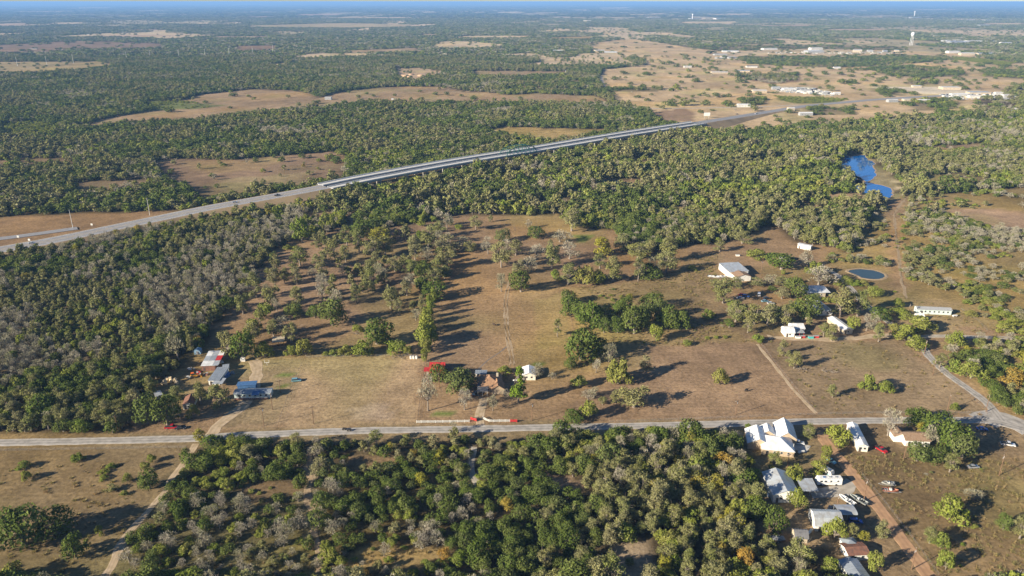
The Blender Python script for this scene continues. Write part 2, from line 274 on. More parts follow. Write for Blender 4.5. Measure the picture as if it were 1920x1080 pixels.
LINES = {}   # px polylines of roads, also used to keep trees off
LINES['county'] = ([(-260, 834), (0, 830), (200, 826), (365, 822), (440, 817), (600, 810), (700, 807), (900, 804), (1100, 800), (1350, 795), (1480, 791), (1600, 789), (1750, 788), (1850, 789), (1920, 805), (2100, 850)], 5.2)
LINES['reddirt'] = ([(1543, 812), (1545, 823), (1566, 850), (1592, 880), (1601, 893), (1655, 960), (1689, 1010), (1735, 1070), (1760, 1105)], 4.8)
LINES['lane'] = ([(1610, 560), (1640, 583), (1668, 606), (1695, 623), (1730, 650), (1742, 668), (1775, 700), (1810, 725), (1850, 755), (1880, 790)], 4.2)
LINES['lane2'] = ([(1715, 632), (1760, 630), (1830, 632), (1905, 634), (2050, 640)], 4.0)
LINES['track_sw'] = ([(368, 832), (330, 890), (290, 945), (235, 1010), (200, 1079), (190, 1110)], 2.6)
def lp(k): return PP(LINES[k][0])
HW = [(-420, 545, .6), (-250, 513, .6), (0, 468, 1.0), (100, 450, 1.6), (240, 421, 2.5), (320, 404.5, 3.5), (400, 388, 5), (500, 370, 6.5), (590, 353.5, 8), (700, 331, 9), (860, 302, 9), (1020, 276.5, 9), (1170, 251.5, 9), (1310, 230, 8), (1390, 217.5, 4), (1450, 208, 1.2), (1515, 198, .4), (1580, 192, .3), (1630, 187.5, .3), (1713, 182, .3), (1850, 175, .3), (1960, 168, .3)]
HWP = np.array([(*P(a, b, c), c) for a, b, c in HW])

def zone_lookup(X, Y):
    """index of the last zone that holds each point, -1 outside"""
    idx = np.full(X.shape, -1, int)
    for i, z in enumerate(Z): idx[inpoly(X, Y, z[0])] = i
    return idx
ZC = np.array([z[5] for z in Z] + [FLOOR])

# ------------------------------------------------------------------ ground
def build_ground():
    s = np.arange(-6.76, 6.77, 0.027); xs = 125 * np.sinh(s)
    t = np.arange(-2.1, 6.85, 0.0165); ys = 230 + 215 * np.sinh(t)
    ys = np.append(ys[ys < 90000], 140000); xs[0], xs[-1] = -110000, 110000
    X, Y = np.meshgrid(xs, ys); nx, ny = len(xs), len(ys)
    wob = 2.2; Xw = X + (vnoise(X, Y, 14, 1) - .5) * wob * 2 * np.clip(Y / 300, .7, 6); Yw = Y + (vnoise(X, Y, 14, 2) - .5) * wob * 2 * np.clip(Y / 300, .7, 8)
    idx = zone_lookup(Xw, Yw)
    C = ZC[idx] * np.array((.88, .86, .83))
    far = (idx == -1)
    # distant country: strips of dry pasture between the woods
    fld = far & (vnoise(X, Y * .42, 420, 5) * .6 + vnoise(X, Y * .5, 150, 6) * .4 > .61) & (Y > 2300)
    fc = np.where(vnoise(X, Y, 900, 8)[..., None] > .5, np.array((0.48, 0.37, 0.24)), np.array((0.33, 0.27, 0.16)))
    C[fld] = fc[fld]
    vf = far & ~fld & (Y > 9000); C[vf] = (0.05, 0.058, 0.032)
    k = np.clip((vnoise(X, Y, 70, 3) - .5) * .34 + (vnoise(X, Y, 26, 4) - .5) * .30 + (vnoise(X, Y, 9, 14) - .5) * .22, -.36, .34)
    C = C * (1 + k[..., None])
    om = np.clip((vnoise(X, Y, 75, 19) - .52) * 2.2, 0, .8)[..., None]; C = C * (1 - om) + C * np.array((1.12, 1.04, .80)) * om
    gmix = np.clip((vnoise(X, Y, 45, 9) - .62) * 2.0, 0, .4)[..., None]     # greener patches in the pasture
    C = C * (1 - gmix) + C * np.array((.78, 1.0, .62)) * gmix
    V = np.zeros((nx * ny, 3), np.float32); V[:, 0] = X.ravel(); V[:, 1] = Y.ravel()
    a = np.arange(nx - 1)[None, :] + nx * np.arange(ny - 1)[:, None]; a = a.ravel()
    F = np.stack([a, a + 1, a + nx + 1, a + nx], 1).astype(np.int32)
    me = bpy.data.meshes.new('ground'); me.vertices.add(len(V)); me.vertices.foreach_set('co', V.ravel())
    me.loops.add(F.size); me.loops.foreach_set('vertex_index', F.ravel())
    me.polygons.add(len(F)); me.polygons.foreach_set('loop_start', np.arange(0, F.size, 4, dtype=np.int32))
    me.update(calc_edges=True)
    ca = me.color_attributes.new('soil', 'FLOAT_COLOR', 'POINT')
    ca.data.foreach_set('color', np.concatenate([C.reshape(-1, 3), np.ones((nx * ny, 1))], 1).astype(np.float32).ravel())
    m = bpy.data.materials.new('dry_grassland'); m.use_nodes = True; nt = m.node_tree; b = nt.nodes['Principled BSDF']
    b.inputs['Roughness'].default_value = 1.0; b.inputs['Specular IOR Level'].default_value = 0.05
    at = nd(nt, 'ShaderNodeAttribute', attribute_name='soil'); tc = nd(nt, 'ShaderNodeTexCoord')
    def noise(scale, det, rough=.6):
        n = nd(nt, 'ShaderNodeTexNoise'); n.inputs['Scale'].default_value = scale; n.inputs['Detail'].default_value = det; n.inputs['Roughness'].default_value = rough
        nt.links.new(tc.outputs['Object'], n.inputs['Vector']); return n
    n1, n2, n3 = noise(.55, 5, .75), noise(.09, 5, .6), noise(.014, 4)
    def mr(n, a, c):
        r = nd(nt, 'ShaderNodeMapRange'); r.inputs['From Min'].default_value = .3; r.inputs['From Max'].default_value = .7
        r.inputs['To Min'].default_value = a; r.inputs['To Max'].default_value = c; nt.links.new(n.outputs['Fac'], r.inputs['Value']); return r
    r1, r2, r3 = mr(n1, .56, 1.44), mr(n2, .78, 1.22), mr(n3, .88, 1.12)
    m1 = nd(nt, 'ShaderNodeMath', operation='MULTIPLY'); m2 = nd(nt, 'ShaderNodeMath', operation='MULTIPLY')
    nt.links.new(r1.outputs[0], m1.inputs[0]); nt.links.new(r2.outputs[0], m1.inputs[1]); nt.links.new(m1.outputs[0], m2.inputs[0]); nt.links.new(r3.outputs[0], m2.inputs[1])
    sv = nd(nt, 'ShaderNodeVectorMath', operation='SCALE'); nt.links.new(at.outputs['Color'], sv.inputs[0]); nt.links.new(m2.outputs[0], sv.inputs['Scale'])
    # faint mowing and drill lines
    mp = nd(nt, 'ShaderNodeMapping'); mp.inputs['Scale'].default_value = (.035, .75, 1); mp.inputs['Rotation'].default_value = (0, 0, .06); nt.links.new(tc.outputs['Object'], mp.inputs[0])
    nl = noise(1.0, 3, .5); nt.links.new(mp.outputs[0], nl.inputs['Vector']); rl_ = mr(nl, .90, 1.10); sv2 = nd(nt, 'ShaderNodeVectorMath', operation='SCALE')
    nt.links.new(sv.outputs[0], sv2.inputs[0]); nt.links.new(rl_.outputs[0], sv2.inputs['Scale']); sv = sv2
    # green weeds mixed through
    nw = noise(.22, 6, .7); rw = mr(nw, -.5, .62); rw.inputs['From Min'].default_value = .5; rw.clamp = True
    cl = nd(nt, 'ShaderNodeMath', operation='MULTIPLY'); cl.inputs[1].default_value = .5; nt.links.new(rw.outputs[0], cl.inputs[0]); cl.use_clamp = True
    mg = nd(nt, 'ShaderNodeMix', data_type='RGBA', blend_type='MULTIPLY'); mg.inputs['B'].default_value = (.62, .82, .5, 1)
    nt.links.new(cl.outputs[0], mg.inputs['Factor']); nt.links.new(sv.outputs[0], mg.inputs['A'])
    nt.links.new(mg.outputs['Result'], b.inputs['Base Color'])
    bp = nd(nt, 'ShaderNodeBump'); bp.inputs['Strength'].default_value = .55; bp.inputs['Distance'].default_value = .5
    nt.links.new(n1.outputs['Fac'], bp.inputs['Height']); nt.links.new(bp.outputs[0], b.inputs['Normal'])
    me.materials.append(m)
    tag(link('ground', me), 'dry brown pasture and woodland floor running to the horizon', None, None, 'structure')
build_ground()

# haze: one closed box of even air, ground included, sky outside
def build_haze():
    V = [(x, y, z) for z in (-1, 182) for y in (-3000, 141000) for x in (-111000, 111000)]
    F = [(0, 2, 3, 1), (4, 5, 7, 6), (0, 1, 5, 4), (2, 6, 7, 3), (0, 4, 6, 2), (1, 3, 7, 5)]
    m = bpy.data.materials.new('pale_air'); m.use_nodes = True; nt = m.node_tree; nt.nodes.clear()
    out = nd(nt, 'ShaderNodeOutputMaterial'); v = nd(nt, 'ShaderNodeVolumePrincipled')
    v.inputs['Color'].default_value = (0.27, 0.53, 1.0, 1); v.inputs['Density'].default_value = 6.6e-5; v.inputs['Anisotropy'].default_value = 0.0
    nt.links.new(v.outputs[0], out.inputs['Volume'])
    tag(link('haze', mesh_from('haze', V, F, (m,))), None, None, None, 'stuff')
build_haze()
# ------------------------------------------------------------------ tree shapes (unit crown radius 1, unit height 1: scaled per tree)
def cards(C, N, size, r, jit=.55, tri=True):
    """small leaf-clump faces at points C with outward normals N"""
    n = len(C); N = N + r.normal(0, jit, (n, 3)); N /= np.linalg.norm(N, axis=1)[:, None] + 1e-9
    a = r.normal(0, 1, (n, 3)); T = np.cross(N, a); T /= np.linalg.norm(T, axis=1)[:, None] + 1e-9; B = np.cross(N, T)
    s = size * r.uniform(.6, 1.35, n)[:, None]
    p0 = C - T * s * .6 - B * s * .35; p1 = C + T * s * .6 - B * s * .35 * r.uniform(.3, 1.2, (n, 1)); p2 = C + B * s * .65
    V = np.stack([p0, p1, p2], 1).reshape(-1, 3); F = np.arange(3 * n).reshape(-1, 3)
    return V, F
def crown(kind, seed, ncard, size, asp):
    """asp = height of the tree / crown radius, used to keep clumps round after scaling"""
    r = np.random.default_rng(seed); V, F, tone, hue = [], [], [], []; base = 0
    prm = dict(oak=(15, .46, .20, .98, .40), pecan=(18, .30, .16, 1.0, .62), bare=(13, .34, .2, 1.0, .7), mesq=(13, .36, .16, .98, .5), gold=(14, .38, .18, 1.0, .5), pine=(22, .26, .12, 1.0, .5))[kind]
    nl, rl, zb, zt, jit = prm; L = []
    for i in range(nl):
        for _ in range(30):
            a = r.uniform(0, 2 * math.pi); q = math.sqrt(r.uniform(0, 1)); z = r.uniform(0, 1)
            if kind == 'oak': lim = math.sqrt(max(0, 1 - (z * .92) ** 2.6)) * .72
            elif kind == 'pine': lim = (1.0 - z * .80) * .62 * (.7 + .5 * abs(math.sin(z * 9)))
            elif kind == 'mesq': lim = math.sqrt(max(0, 1 - (z * .95) ** 2.2)) * .78
            else: lim = math.sin(math.pi * min(1, .22 + z * .76)) ** .6 * .70
            c = np.array([math.cos(a) * q * lim, math.sin(a) * q * lim, zb + (zt - zb) * z * (1 - rl * .5 / asp * 2)])
            if all(np.linalg.norm((c - o[0]) * (1, 1, asp)) > rl * .62 for o in L): break
        L.append((c, rl * r.uniform(.7, 1.25), r.uniform(.80, 1.2), r.uniform(0, 1)))
    tot = sum(l[1] ** 2 for l in L)
    lc = r.uniform(-.5, .5, 3) * (.12, .12, 0)
    for (c, rr, tn, hu) in L:
        n = int(ncard * rr * rr / tot); d = r.normal(0, 1, (n * 2, 3)); d /= np.linalg.norm(d, axis=1)[:, None]
        d = d[(d[:, 2] > -.45)][:n]; n = len(d)
        rad = rr * r.uniform(.62, 1.12, n)[:, None] ** 1.0
        if kind in ('pecan', 'gold'): rad = rr * r.uniform(.35, 1.2, n)[:, None]
        pts = c * (1, 1, asp) + d * rad + lc
        ok = np.ones(n, bool)
        for (c2, r2, _, _) in L:
            if c2 is not c: ok &= np.linalg.norm(pts - c2 * (1, 1, asp), axis=1) > r2 * .62
        pts, dd = pts[ok], d[ok]; n = len(pts)
        if n == 0: continue
        if kind in ('bare',):
            # twigs: slivers fanning up and out
            up = dd * .7 + np.array((0, 0, .9)) + r.normal(0, .35, (n, 3)); up /= np.linalg.norm(up, axis=1)[:, None]
            side = np.cross(up, r.normal(0, 1, (n, 3))); side /= np.linalg.norm(side, axis=1)[:, None]
            ln = size * 2.0 * r.uniform(.6, 1.3, n)[:, None]; w = size * .24
            v = np.stack([pts - side * w, pts + side * w, pts + up * ln], 1).reshape(-1, 3); f = np.arange(3 * n).reshape(-1, 3)
            h = np.repeat(np.clip(hu * 1.3 - .5, 0, 1) * .8, n)
        else:
            v, f = cards(pts, dd, size, r, jit)
            h = np.clip(r.uniform(-.2, .45, n) + (hu - .5) * .5, 0, 1) if kind in ('mesq', 'gold', 'pecan') else np.clip(r.uniform(-.35, .3, n) + (hu - .6) * .5, 0, 1)
        v[:, 2] /= asp
        V.append(v); F.append(f + base); base += len(v)
        tone.append(np.repeat((.6 * tn + .4) * r.uniform(.84, 1.16, n), 3)); hue.append(np.repeat(h, 3))
    return np.concatenate(V), np.concatenate(F), np.concatenate(tone), np.concatenate(hue), L
def limb(p, q, r0, r1, sides=4):
    p, q = np.array(p, float), np.array(q, float); d = q - p; d /= np.linalg.norm(d) + 1e-9
    a = np.cross(d, (0.3, 1, .2)); a /= np.linalg.norm(a); b = np.cross(d, a); V = []
    for c, rr in ((p, r0), (q, r1)):
        for k in range(sides): t = 2 * math.pi * k / sides; V.append(c + (a * math.cos(t) + b * math.sin(t)) * rr)
    return V, [(k, (k + 1) % sides, sides + (k + 1) % sides, sides + k) for k in range(sides)]
def trunk(kind, seed, asp, L, full=True):
    r = np.random.default_rng(seed + 99); V, F = [], []
    def add(p, q, a, b, s=5):
        v, f = limb(p, q, a, b, s); o = len(V); V.extend(v); F.extend([tuple(i + o for i in t) for t in f])
    w = dict(oak=.085, pecan=.07, bare=.062, mesq=.045, gold=.06, pine=.06)[kind]
    fork = dict(oak=.22, pecan=.30, bare=.28, mesq=.12, gold=.25, pine=.8)[kind]
    fx = np.array([r.uniform(-.06, .06), r.uniform(-.06, .06), fork * asp])
    add((0, 0, -.08), fx * (.4, .4, .5), w * 1.4, w, 6); add(fx * (.4, .4, .5), fx, w, w * .85, 6)
    if kind == 'pine': add(fx, (fx[0], fx[1], .97 * asp), w * .85, w * .2, 5)
    for i, (c, rr, _, _) in enumerate(L if full else L[:5]):
        tip = c * (1, 1, asp) + np.array((0, 0, rr * .3)); mid = fx * .45 + tip * .55 + r.normal(0, .05, 3); mid[2] = fx[2] * .55 + tip[2] * .45
        add(fx, mid, w * .5, w * .3, 4); add(mid, tip, w * .3, w * .08, 3)
        if kind == 'bare' or kind == 'pecan':
            for _ in range(4 if kind == 'bare' else 2):
                d = r.normal(0, .3, 3); d[2] = abs(d[2]) + .12; s = mid * .5 + tip * .5
                add(s, s + d * (1, 1, 1.3), w * .16, w * .04, 3)
    V = np.array(V); V[:, 2] /= asp
    return V, F
def set_attr(me, name, arr):
    a = me.attributes.new(name, 'FLOAT', 'POINT'); a.data.foreach_set('value', np.asarray(arr, np.float32))
ASP = dict(oak=1.7, pecan=2.6, bare=2.5, mesq=1.5, gold=2.0, pine=3.4)
KN = dict(oak='live_oak_tree', pecan='pecan_tree', bare='leafless_tree', mesq='mesquite_tree', gold='autumn_tree', pine='pine_tree')
KC = dict(oak='oak tree', pecan='pecan tree', bare='bare tree', mesq='mesquite tree', gold='autumn tree', pine='pine tree')
KA = dict(oak='dark green oak', pecan='olive grey tree', bare='pale leafless tree', mesq='bright green mesquite', gold='golden yellow tree', pine='tall bright green pine')
NC = dict(oak=2300, pecan=2500, bare=950, mesq=1800, gold=2100, pine=1700)
PROTO = {}
for k in FOL:
    PROTO[k] = []
    for v in range(8 if k != 'pine' else 1):
        cv, cf, tn, hu, L = crown(k, 100 + v * 7 + len(k), NC[k], dict(oak=.11, pecan=.085, bare=.10, mesq=.105, gold=.095, pine=.12)[k], ASP[k])
        me = mesh_from('crown', cv, cf, (FOL[k],)); set_attr(me, 'tone', tn); set_attr(me, 'hue', hu)
        tv, tf = trunk(k, v, ASP[k], L); tm = mesh_from('trunk', tv, tf, (BARK,))
        PROTO[k].append((me, tm))
# joined low-detail copies for the woods behind (not linked to the scene themselves, only instanced)
def lod(k, v, n, size, full=False):
    cv, cf, tn, hu, L = crown(k, 100 + v * 7 + len(k), int(n * (.6 if k == 'bare' else 1)), size, ASP[k]); tv, tf = trunk(k, v, ASP[k], L, full)
    o = len(cv); V = np.concatenate([cv, tv]); F = [tuple(f) for f in cf] + [tuple(i + o for i in f) for f in tf]
    me = mesh_from('tree_shape', V, F, (FOL[k], BARK), [0] * len(cf) + [1] * len(tf))
    set_attr(me, 'tone', np.concatenate([tn, np.ones(len(tv))])); set_attr(me, 'hue', np.concatenate([hu, np.zeros(len(tv))]))
    return me
KL = ['oak', 'pecan', 'bare', 'mesq', 'gold']
def proto_collection(nm, shapes):
    c = bpy.data.collections.new(nm)
    for i, me in enumerate(shapes):
        o = bpy.data.objects.new('%s_%02d' % (nm, i), me); c.objects.link(o)
    return c
def scatter(name, label, coll, pos, rz, scl, idx, mats=()):
    """one object of many instances on points (geometry nodes)"""
    me = bpy.data.meshes.new(name); me.vertices.add(len(pos)); me.vertices.foreach_set('co', np.asarray(pos, np.float32).ravel())
    for nm, ty, arr in (('rot', 'FLOAT_VECTOR', np.stack([np.zeros(len(rz)), np.zeros(len(rz)), rz], 1)), ('scl', 'FLOAT_VECTOR', scl)):
        a = me.attributes.new(nm, ty, 'POINT'); a.data.foreach_set('vector', np.asarray(arr, np.float32).ravel())
    a = me.attributes.new('pick', 'INT', 'POINT'); a.data.foreach_set('value', np.asarray(idx, np.int32))
    me.update(); o = link(name, me); tag(o, label, None, None, 'stuff')
    ng = bpy.data.node_groups.new(name + '_spread', 'GeometryNodeTree')
    ng.interface.new_socket('Geometry', in_out='INPUT', socket_type='NodeSocketGeometry'); ng.interface.new_socket('Geometry', in_out='OUTPUT', socket_type='NodeSocketGeometry')
    gi = ng.nodes.new('NodeGroupInput'); go = ng.nodes.new('NodeGroupOutput'); ip = ng.nodes.new('GeometryNodeInstanceOnPoints')
    ci = ng.nodes.new('GeometryNodeCollectionInfo'); ci.inputs['Collection'].default_value = coll; ci.inputs['Separate Children'].default_value = True; ci.inputs['Reset Children'].default_value = True
    ng.links.new(gi.outputs[0], ip.inputs['Points']); ng.links.new(ci.outputs[0], ip.inputs['Instance']); ip.inputs['Pick Instance'].default_value = True
    def na(n, ty):
        q = ng.nodes.new('GeometryNodeInputNamedAttribute'); q.data_type = ty; q.inputs['Name'].default_value = n; return q.outputs[0]
    ng.links.new(na('pick', 'INT'), ip.inputs['Instance Index'])
    e2r = ng.nodes.new('FunctionNodeEulerToRotation'); ng.links.new(na('rot', 'FLOAT_VECTOR'), e2r.inputs[0]); ng.links.new(e2r.outputs[0], ip.inputs['Rotation'])
    ng.links.new(na('scl', 'FLOAT_VECTOR'), ip.inputs['Scale']); ng.links.new(ip.outputs[0], go.inputs[0])
    o.modifiers.new('spread', 'NODES').node_group = ng
    return o

# ------------------------------------------------------------------ landmarks used to word the labels of trees
LM = [((790, 700), 'red barn'), ((915, 725), 'orange hip-roofed farmhouse'), ((1012, 706), 'white shed behind the farmhouse'), ((1450, 835), 'large white-roofed house'),
      ((1465, 925), 'white metal workshop'), ((1555, 905), 'parked motorhome'), ((1550, 985), 'blue-grey gambrel house'), ((1612, 828), 'long narrow white house'), ((1710, 828), 'white house with brown roof'),
      ((400, 690), 'patchwork metal roof'), ((473, 740), 'blue canopy mobile home'), ((355, 755), 'rusty brown roof by the road'), ((1380, 510), 'metal barn in the north-east paddock'), ((1530, 552), 'junk-fronted ranch house'),
      ((1545, 585), 'grey pyramid roof'), ((1490, 625), 'small white gambrel shed'), ((1583, 618), 'slanting white cabin'), ((1750, 585), 'pale green mobile home'), ((1628, 515), 'farm pond'),
      ((1507, 466), 'white box trailer'), ((950, 600), 'twin-rut track in the centre paddock'), ((1420, 700), 'diagonal fence line'), ((900, 790), 'white ranch entrance fence'),
      ((530, 637), 'open-sided grove shed'), ((620, 740), 'mown left pasture'), ((970, 430), 'north clearing'), ((650, 520), 'shaded tree paddock'), ((1170, 600), 'oak thicket beside the paddock'),
      ((1110, 535), 'brushy hedge east of the paddock'), ((1870, 780), 'road junction'), ((1690, 1000), 'red dirt lane'), ((270, 950), 'south-west dirt track'), ((60, 860), 'south-west field'),
      ((1620, 330), 'river pool'), ((100, 430), 'highway ramp'), ((960, 285), 'green truss bridge'), ((580, 930), 'whitish cleared track'), ((890, 890), 'curved forest path'), ((1250, 720), 'bare east paddock'), ((1790, 960), 'rough grass field')]
_o = 'first second third fourth fifth sixth seventh eighth ninth tenth eleventh twelfth thirteenth fourteenth fifteenth sixteenth seventeenth eighteenth nineteenth'.split(); _u = _o[:9]; _t = dict(twent=20, thirt=30, fort=40, fift=50, sixt=60, sevent=70, eight=80, ninet=90)
NUM = _o + [q for k in _t for q in [k + 'ieth'] + [k + 'y-' + u for u in _u]]
ORD = ['nearest'] + [q + ' nearest' for q in NUM[1:]]
ORD_OLD = ['nearest', 'second nearest', 'third nearest', 'fourth nearest', 'fifth nearest', 'sixth nearest', 'seventh nearest', 'eighth nearest', 'ninth nearest', 'tenth nearest', 'eleventh nearest', 'twelfth nearest']
LMG = [P(*a[0]) for a in LM]
# explicit trees: base pixel x, y, crown width px, height px, kind
T = []
def tr(k, *a):
    for q in a: T.append((*q, k))
tr('pecan', (515, 538, 22, 30), (533, 533, 20, 26), (557, 535, 18, 30), (510, 577, 28, 42), (560, 577, 26, 34), (602, 528, 24, 34), (600, 505, 28, 28), (562, 500, 32, 30), (550, 508, 20, 24), (625, 485, 32, 34), (648, 492, 20, 28), (673, 474, 24, 38), (650, 462, 28, 34), (698, 487, 34, 36), (722, 480, 26, 32), (695, 541, 24, 36), (705, 505, 20, 26), (740, 510, 32, 30), (763, 556, 24, 26), (668, 570, 22, 32), (732, 580, 28, 44), (747, 590, 18, 24), (597, 468, 14, 14), (512, 632, 26, 28), (545, 645, 28, 32), (470, 648, 30, 36), (792, 590, 14, 28),
   (803, 465, 28, 42), (825, 446, 28, 26), (840, 475, 42, 32), (838, 505, 38, 36), (778, 488, 22, 36), (768, 517, 28, 26), (822, 508, 30, 28), (813, 530, 28, 26), (892, 431, 20, 24), (920, 417, 10, 12), (880, 473, 24, 22), (940, 503, 34, 44), (967, 480, 30, 26), (973, 515, 24, 28), (1035, 503, 28, 46), (1072, 435, 36, 38), (1125, 505, 28, 26), (1066, 535, 32, 36), (1150, 529, 34, 38), (1197, 528, 22, 38), (1250, 513, 34, 38), (1197, 488, 38, 30), (1250, 493, 34, 38), (1168, 471, 30, 30), (1045, 632, 16, 28), (1212, 703, 22, 30), (1155, 758, 24, 24), (1562, 747, 22, 26), (1467, 668, 16, 26), (1490, 692, 22, 28), (1480, 680, 16, 18),
   (1350, 473, 22, 20), (1393, 458, 34, 24), (1380, 541, 32, 18), (1420, 537, 28, 17), (1470, 537, 30, 17), (1340, 540, 24, 16), (1467, 562, 26, 20), (1357, 570, 34, 38), (1380, 605, 30, 36), (1403, 625, 22, 28), (1415, 610, 36, 34), (1440, 613, 34, 36), (1472, 610, 30, 34), (1577, 597, 40, 46), (1610, 595, 34, 44), (1648, 642, 20, 30), (1560, 640, 22, 28), (1545, 633, 20, 22), (1763, 690, 24, 22), (283, 745, 28, 36), (375, 760, 36, 40), (412, 766, 50, 44), (330, 752, 36, 26), (425, 674, 34, 44), (1190, 768, 60, 52), (1515, 822, 28, 26), (1452, 885, 28, 36), (1783, 888, 34, 34), (1500, 1062, 60, 50), (1655, 1012, 28, 30), (1597, 1014, 26, 30), (1915, 1015, 40, 42), (1745, 1022, 34, 28), (350, 862, 18, 22), (450, 790, 1, 1), (488, 610, 20, 26), (455, 590, 24, 40), (480, 560, 26, 40), (1130, 760, 20, 16))
tr('bare', (605, 570, 22, 44), (628, 575, 26, 28), (715, 527, 24, 28), (767, 537, 24, 22), (530, 628, 30, 28), (780, 602, 22, 18), (800, 490, 26, 22), (838, 428, 18, 24), (867, 468, 30, 20), (915, 477, 20, 28), (948, 475, 28, 22), (1007, 488, 24, 26), (993, 513, 28, 26), (977, 549, 1, 1), (940, 548, 20, 30), (1050, 455, 34, 22), (1068, 487, 34, 28), (990, 428, 11, 14), (802, 773, 34, 62), (871, 771, 28, 38), (924, 771, 20, 28), (947, 748, 20, 18), (850, 813, 20, 20), (1008, 711, 20, 22), (1035, 712, 14, 12), (1142, 680, 30, 28), (1118, 700, 18, 22), (1103, 752, 30, 22), (1115, 745, 22, 18), (1510, 503, 22, 28), (1537, 538, 46, 32), (1445, 535, 26, 18), (1625, 622, 18, 26), (1640, 623, 18, 24), (333, 678, 34, 52), (1667, 820, 40, 48), (1745, 838, 30, 34), (1830, 940, 36, 16), (1823, 704, 20, 26), (500, 560, 18, 26), (1225, 520, 20, 30), (720, 1045, 22, 24))
tr('oak', (977, 549, 34, 34), (677, 445, 36, 30), (676, 418, 26, 18), (550, 597, 28, 23), (590, 597, 20, 20), (622, 612, 40, 42), (706, 648, 46, 38), (455, 678, 36, 46), (793, 521, 26, 28), (815, 562, 36, 30), (943, 453, 26, 20), (1003, 447, 26, 20), (860, 735, 58, 42), (825, 715, 32, 26), (1217, 523, 32, 26), (1070, 592, 28, 30), (1065, 570, 24, 22), (1108, 617, 40, 42), (1173, 590, 24, 28), (1223, 582, 34, 28), (1190, 628, 42, 44), (1205, 616, 26, 34), (1250, 618, 30, 36), (1273, 620, 28, 32), (1158, 625, 22, 24), (1133, 625, 18, 24), (1098, 605, 20, 24), (1090, 677, 50, 50), (1072, 690, 20, 18), (1122, 668, 30, 30), (1076, 793, 34, 24), (1467, 507, 44, 28), (1493, 560, 32, 34), (1515, 600, 38, 36), (1650, 603, 28, 22), (275, 797, 48, 50), (312, 800, 48, 54), (1722, 800, 50, 34), (1757, 825, 54, 46), (1790, 850, 56, 54), (1808, 862, 50, 46), (1722, 868, 46, 32), (1755, 868, 38, 28), (1452, 1002, 44, 44), (280, 920, 38, 34), (40, 1030, 80, 70), (105, 1005, 60, 42), (140, 1050, 42, 42), (1883, 995, 26, 28), (1160, 590, 18, 22), (1238, 600, 26, 30), (1215, 606, 24, 30), (1085, 600, 22, 26), (1142, 605, 26, 22))
tr('mesq', (1570, 835, 46, 38), (803, 642, 24, 30), (799, 664, 20, 24), (801, 610, 20, 26), (808, 580, 16, 24), (812, 566, 16, 22), (1588, 534, 22, 14), (1604, 537, 20, 12), (1618, 536, 16, 10), (565, 455, 28, 40), (590, 446, 22, 24), (610, 430, 22, 26), (622, 430, 14, 26), (540, 468, 14, 9), (555, 470, 14, 8), (498, 597, 28, 24), (672, 625, 20, 14), (716, 650, 20, 24), (495, 672, 24, 24), (573, 669, 30, 28), (545, 668, 20, 18), (610, 668, 12, 8), (625, 667, 16, 10), (648, 668, 24, 18), (683, 667, 34, 24), (745, 664, 34, 22), (765, 668, 14, 16), (806, 597, 12, 28), (803, 624, 26, 28), (795, 652, 32, 36), (795, 677, 14, 18), (860, 430, 14, 9), (475, 625, 26, 24), (1042, 528, 20, 18), (1093, 534, 34, 30), (1123, 532, 28, 24), (1298, 508, 14, 9), (1230, 641, 26, 27), (1288, 648, 13, 10), (1160, 722, 38, 42), (1087, 728, 32, 22), (1105, 787, 36, 32), (1349, 722, 26, 24), (1628, 735, 34, 30), (1660, 738, 30, 22), (1417, 485, 30, 18), (1528, 515, 26, 25), (1468, 515, 8, 8), (1600, 620, 22, 22), (1683, 577, 18, 15), (1687, 597, 30, 15), (1727, 623, 44, 28), (1676, 622, 16, 14), (1700, 640, 36, 26), (1717, 655, 30, 22), (1420, 642, 18, 14), (1328, 598, 18, 18), (1327, 636, 8, 5), (1343, 635, 9, 5), (1360, 634, 8, 5), (1883, 623, 26, 18), (1800, 652, 34, 24), (362, 785, 20, 26), (1785, 978, 62, 42), (1548, 865, 26, 26), (1537, 893, 36, 26), (1487, 906, 34, 30), (1497, 953, 38, 34), (1567, 1012, 38, 36), (1640, 1072, 30, 32), (1775, 1072, 34, 34), (1555, 1078, 34, 30), (1765, 1030, 30, 26), (1793, 771, 18, 14), (50, 901, 20, 16), (43, 880, 26, 13), (145, 866, 24, 16), (283, 868, 18, 14), (272, 884, 20, 16), (240, 905, 18, 16), (185, 1005, 16, 16), (163, 1027, 14, 14), (20, 1090, 40, 30), (1402, 808, 14, 12), (943, 703, 24, 16), (20, 640, 1, 1), (1640, 556, 22, 18), (1787, 700, 24, 22), (1823, 712, 38, 26))
tr('gold', (710, 457, 38, 26), (1128, 482, 34, 32), (1900, 728, 46, 36), (1727, 818, 22, 24), (1620, 1017, 20, 20), (374, 833, 24, 26), (1452, 850, 1, 1), (1180, 560, 12, 8))
tr('pine', (972, 757, 40, 64))
T = [t for t in T if t[2] > 2]
trees = []            # x, y, R, H, kind, explicit
Y0 = lambda y: y > 330
for (px, py, w, h, k) in T:
    x, y = P(px, py); s = FPX / depth(x, y); R = w / 2 / s; H = h / (s * math.cos(math.atan2(CAMH, y)) ) - R * .35
    g = 1.38 if Y0(y) else 1.14; trees.append((x, y + R * .3, R * g, max(H, R * .9) * g, k, 1, -2))

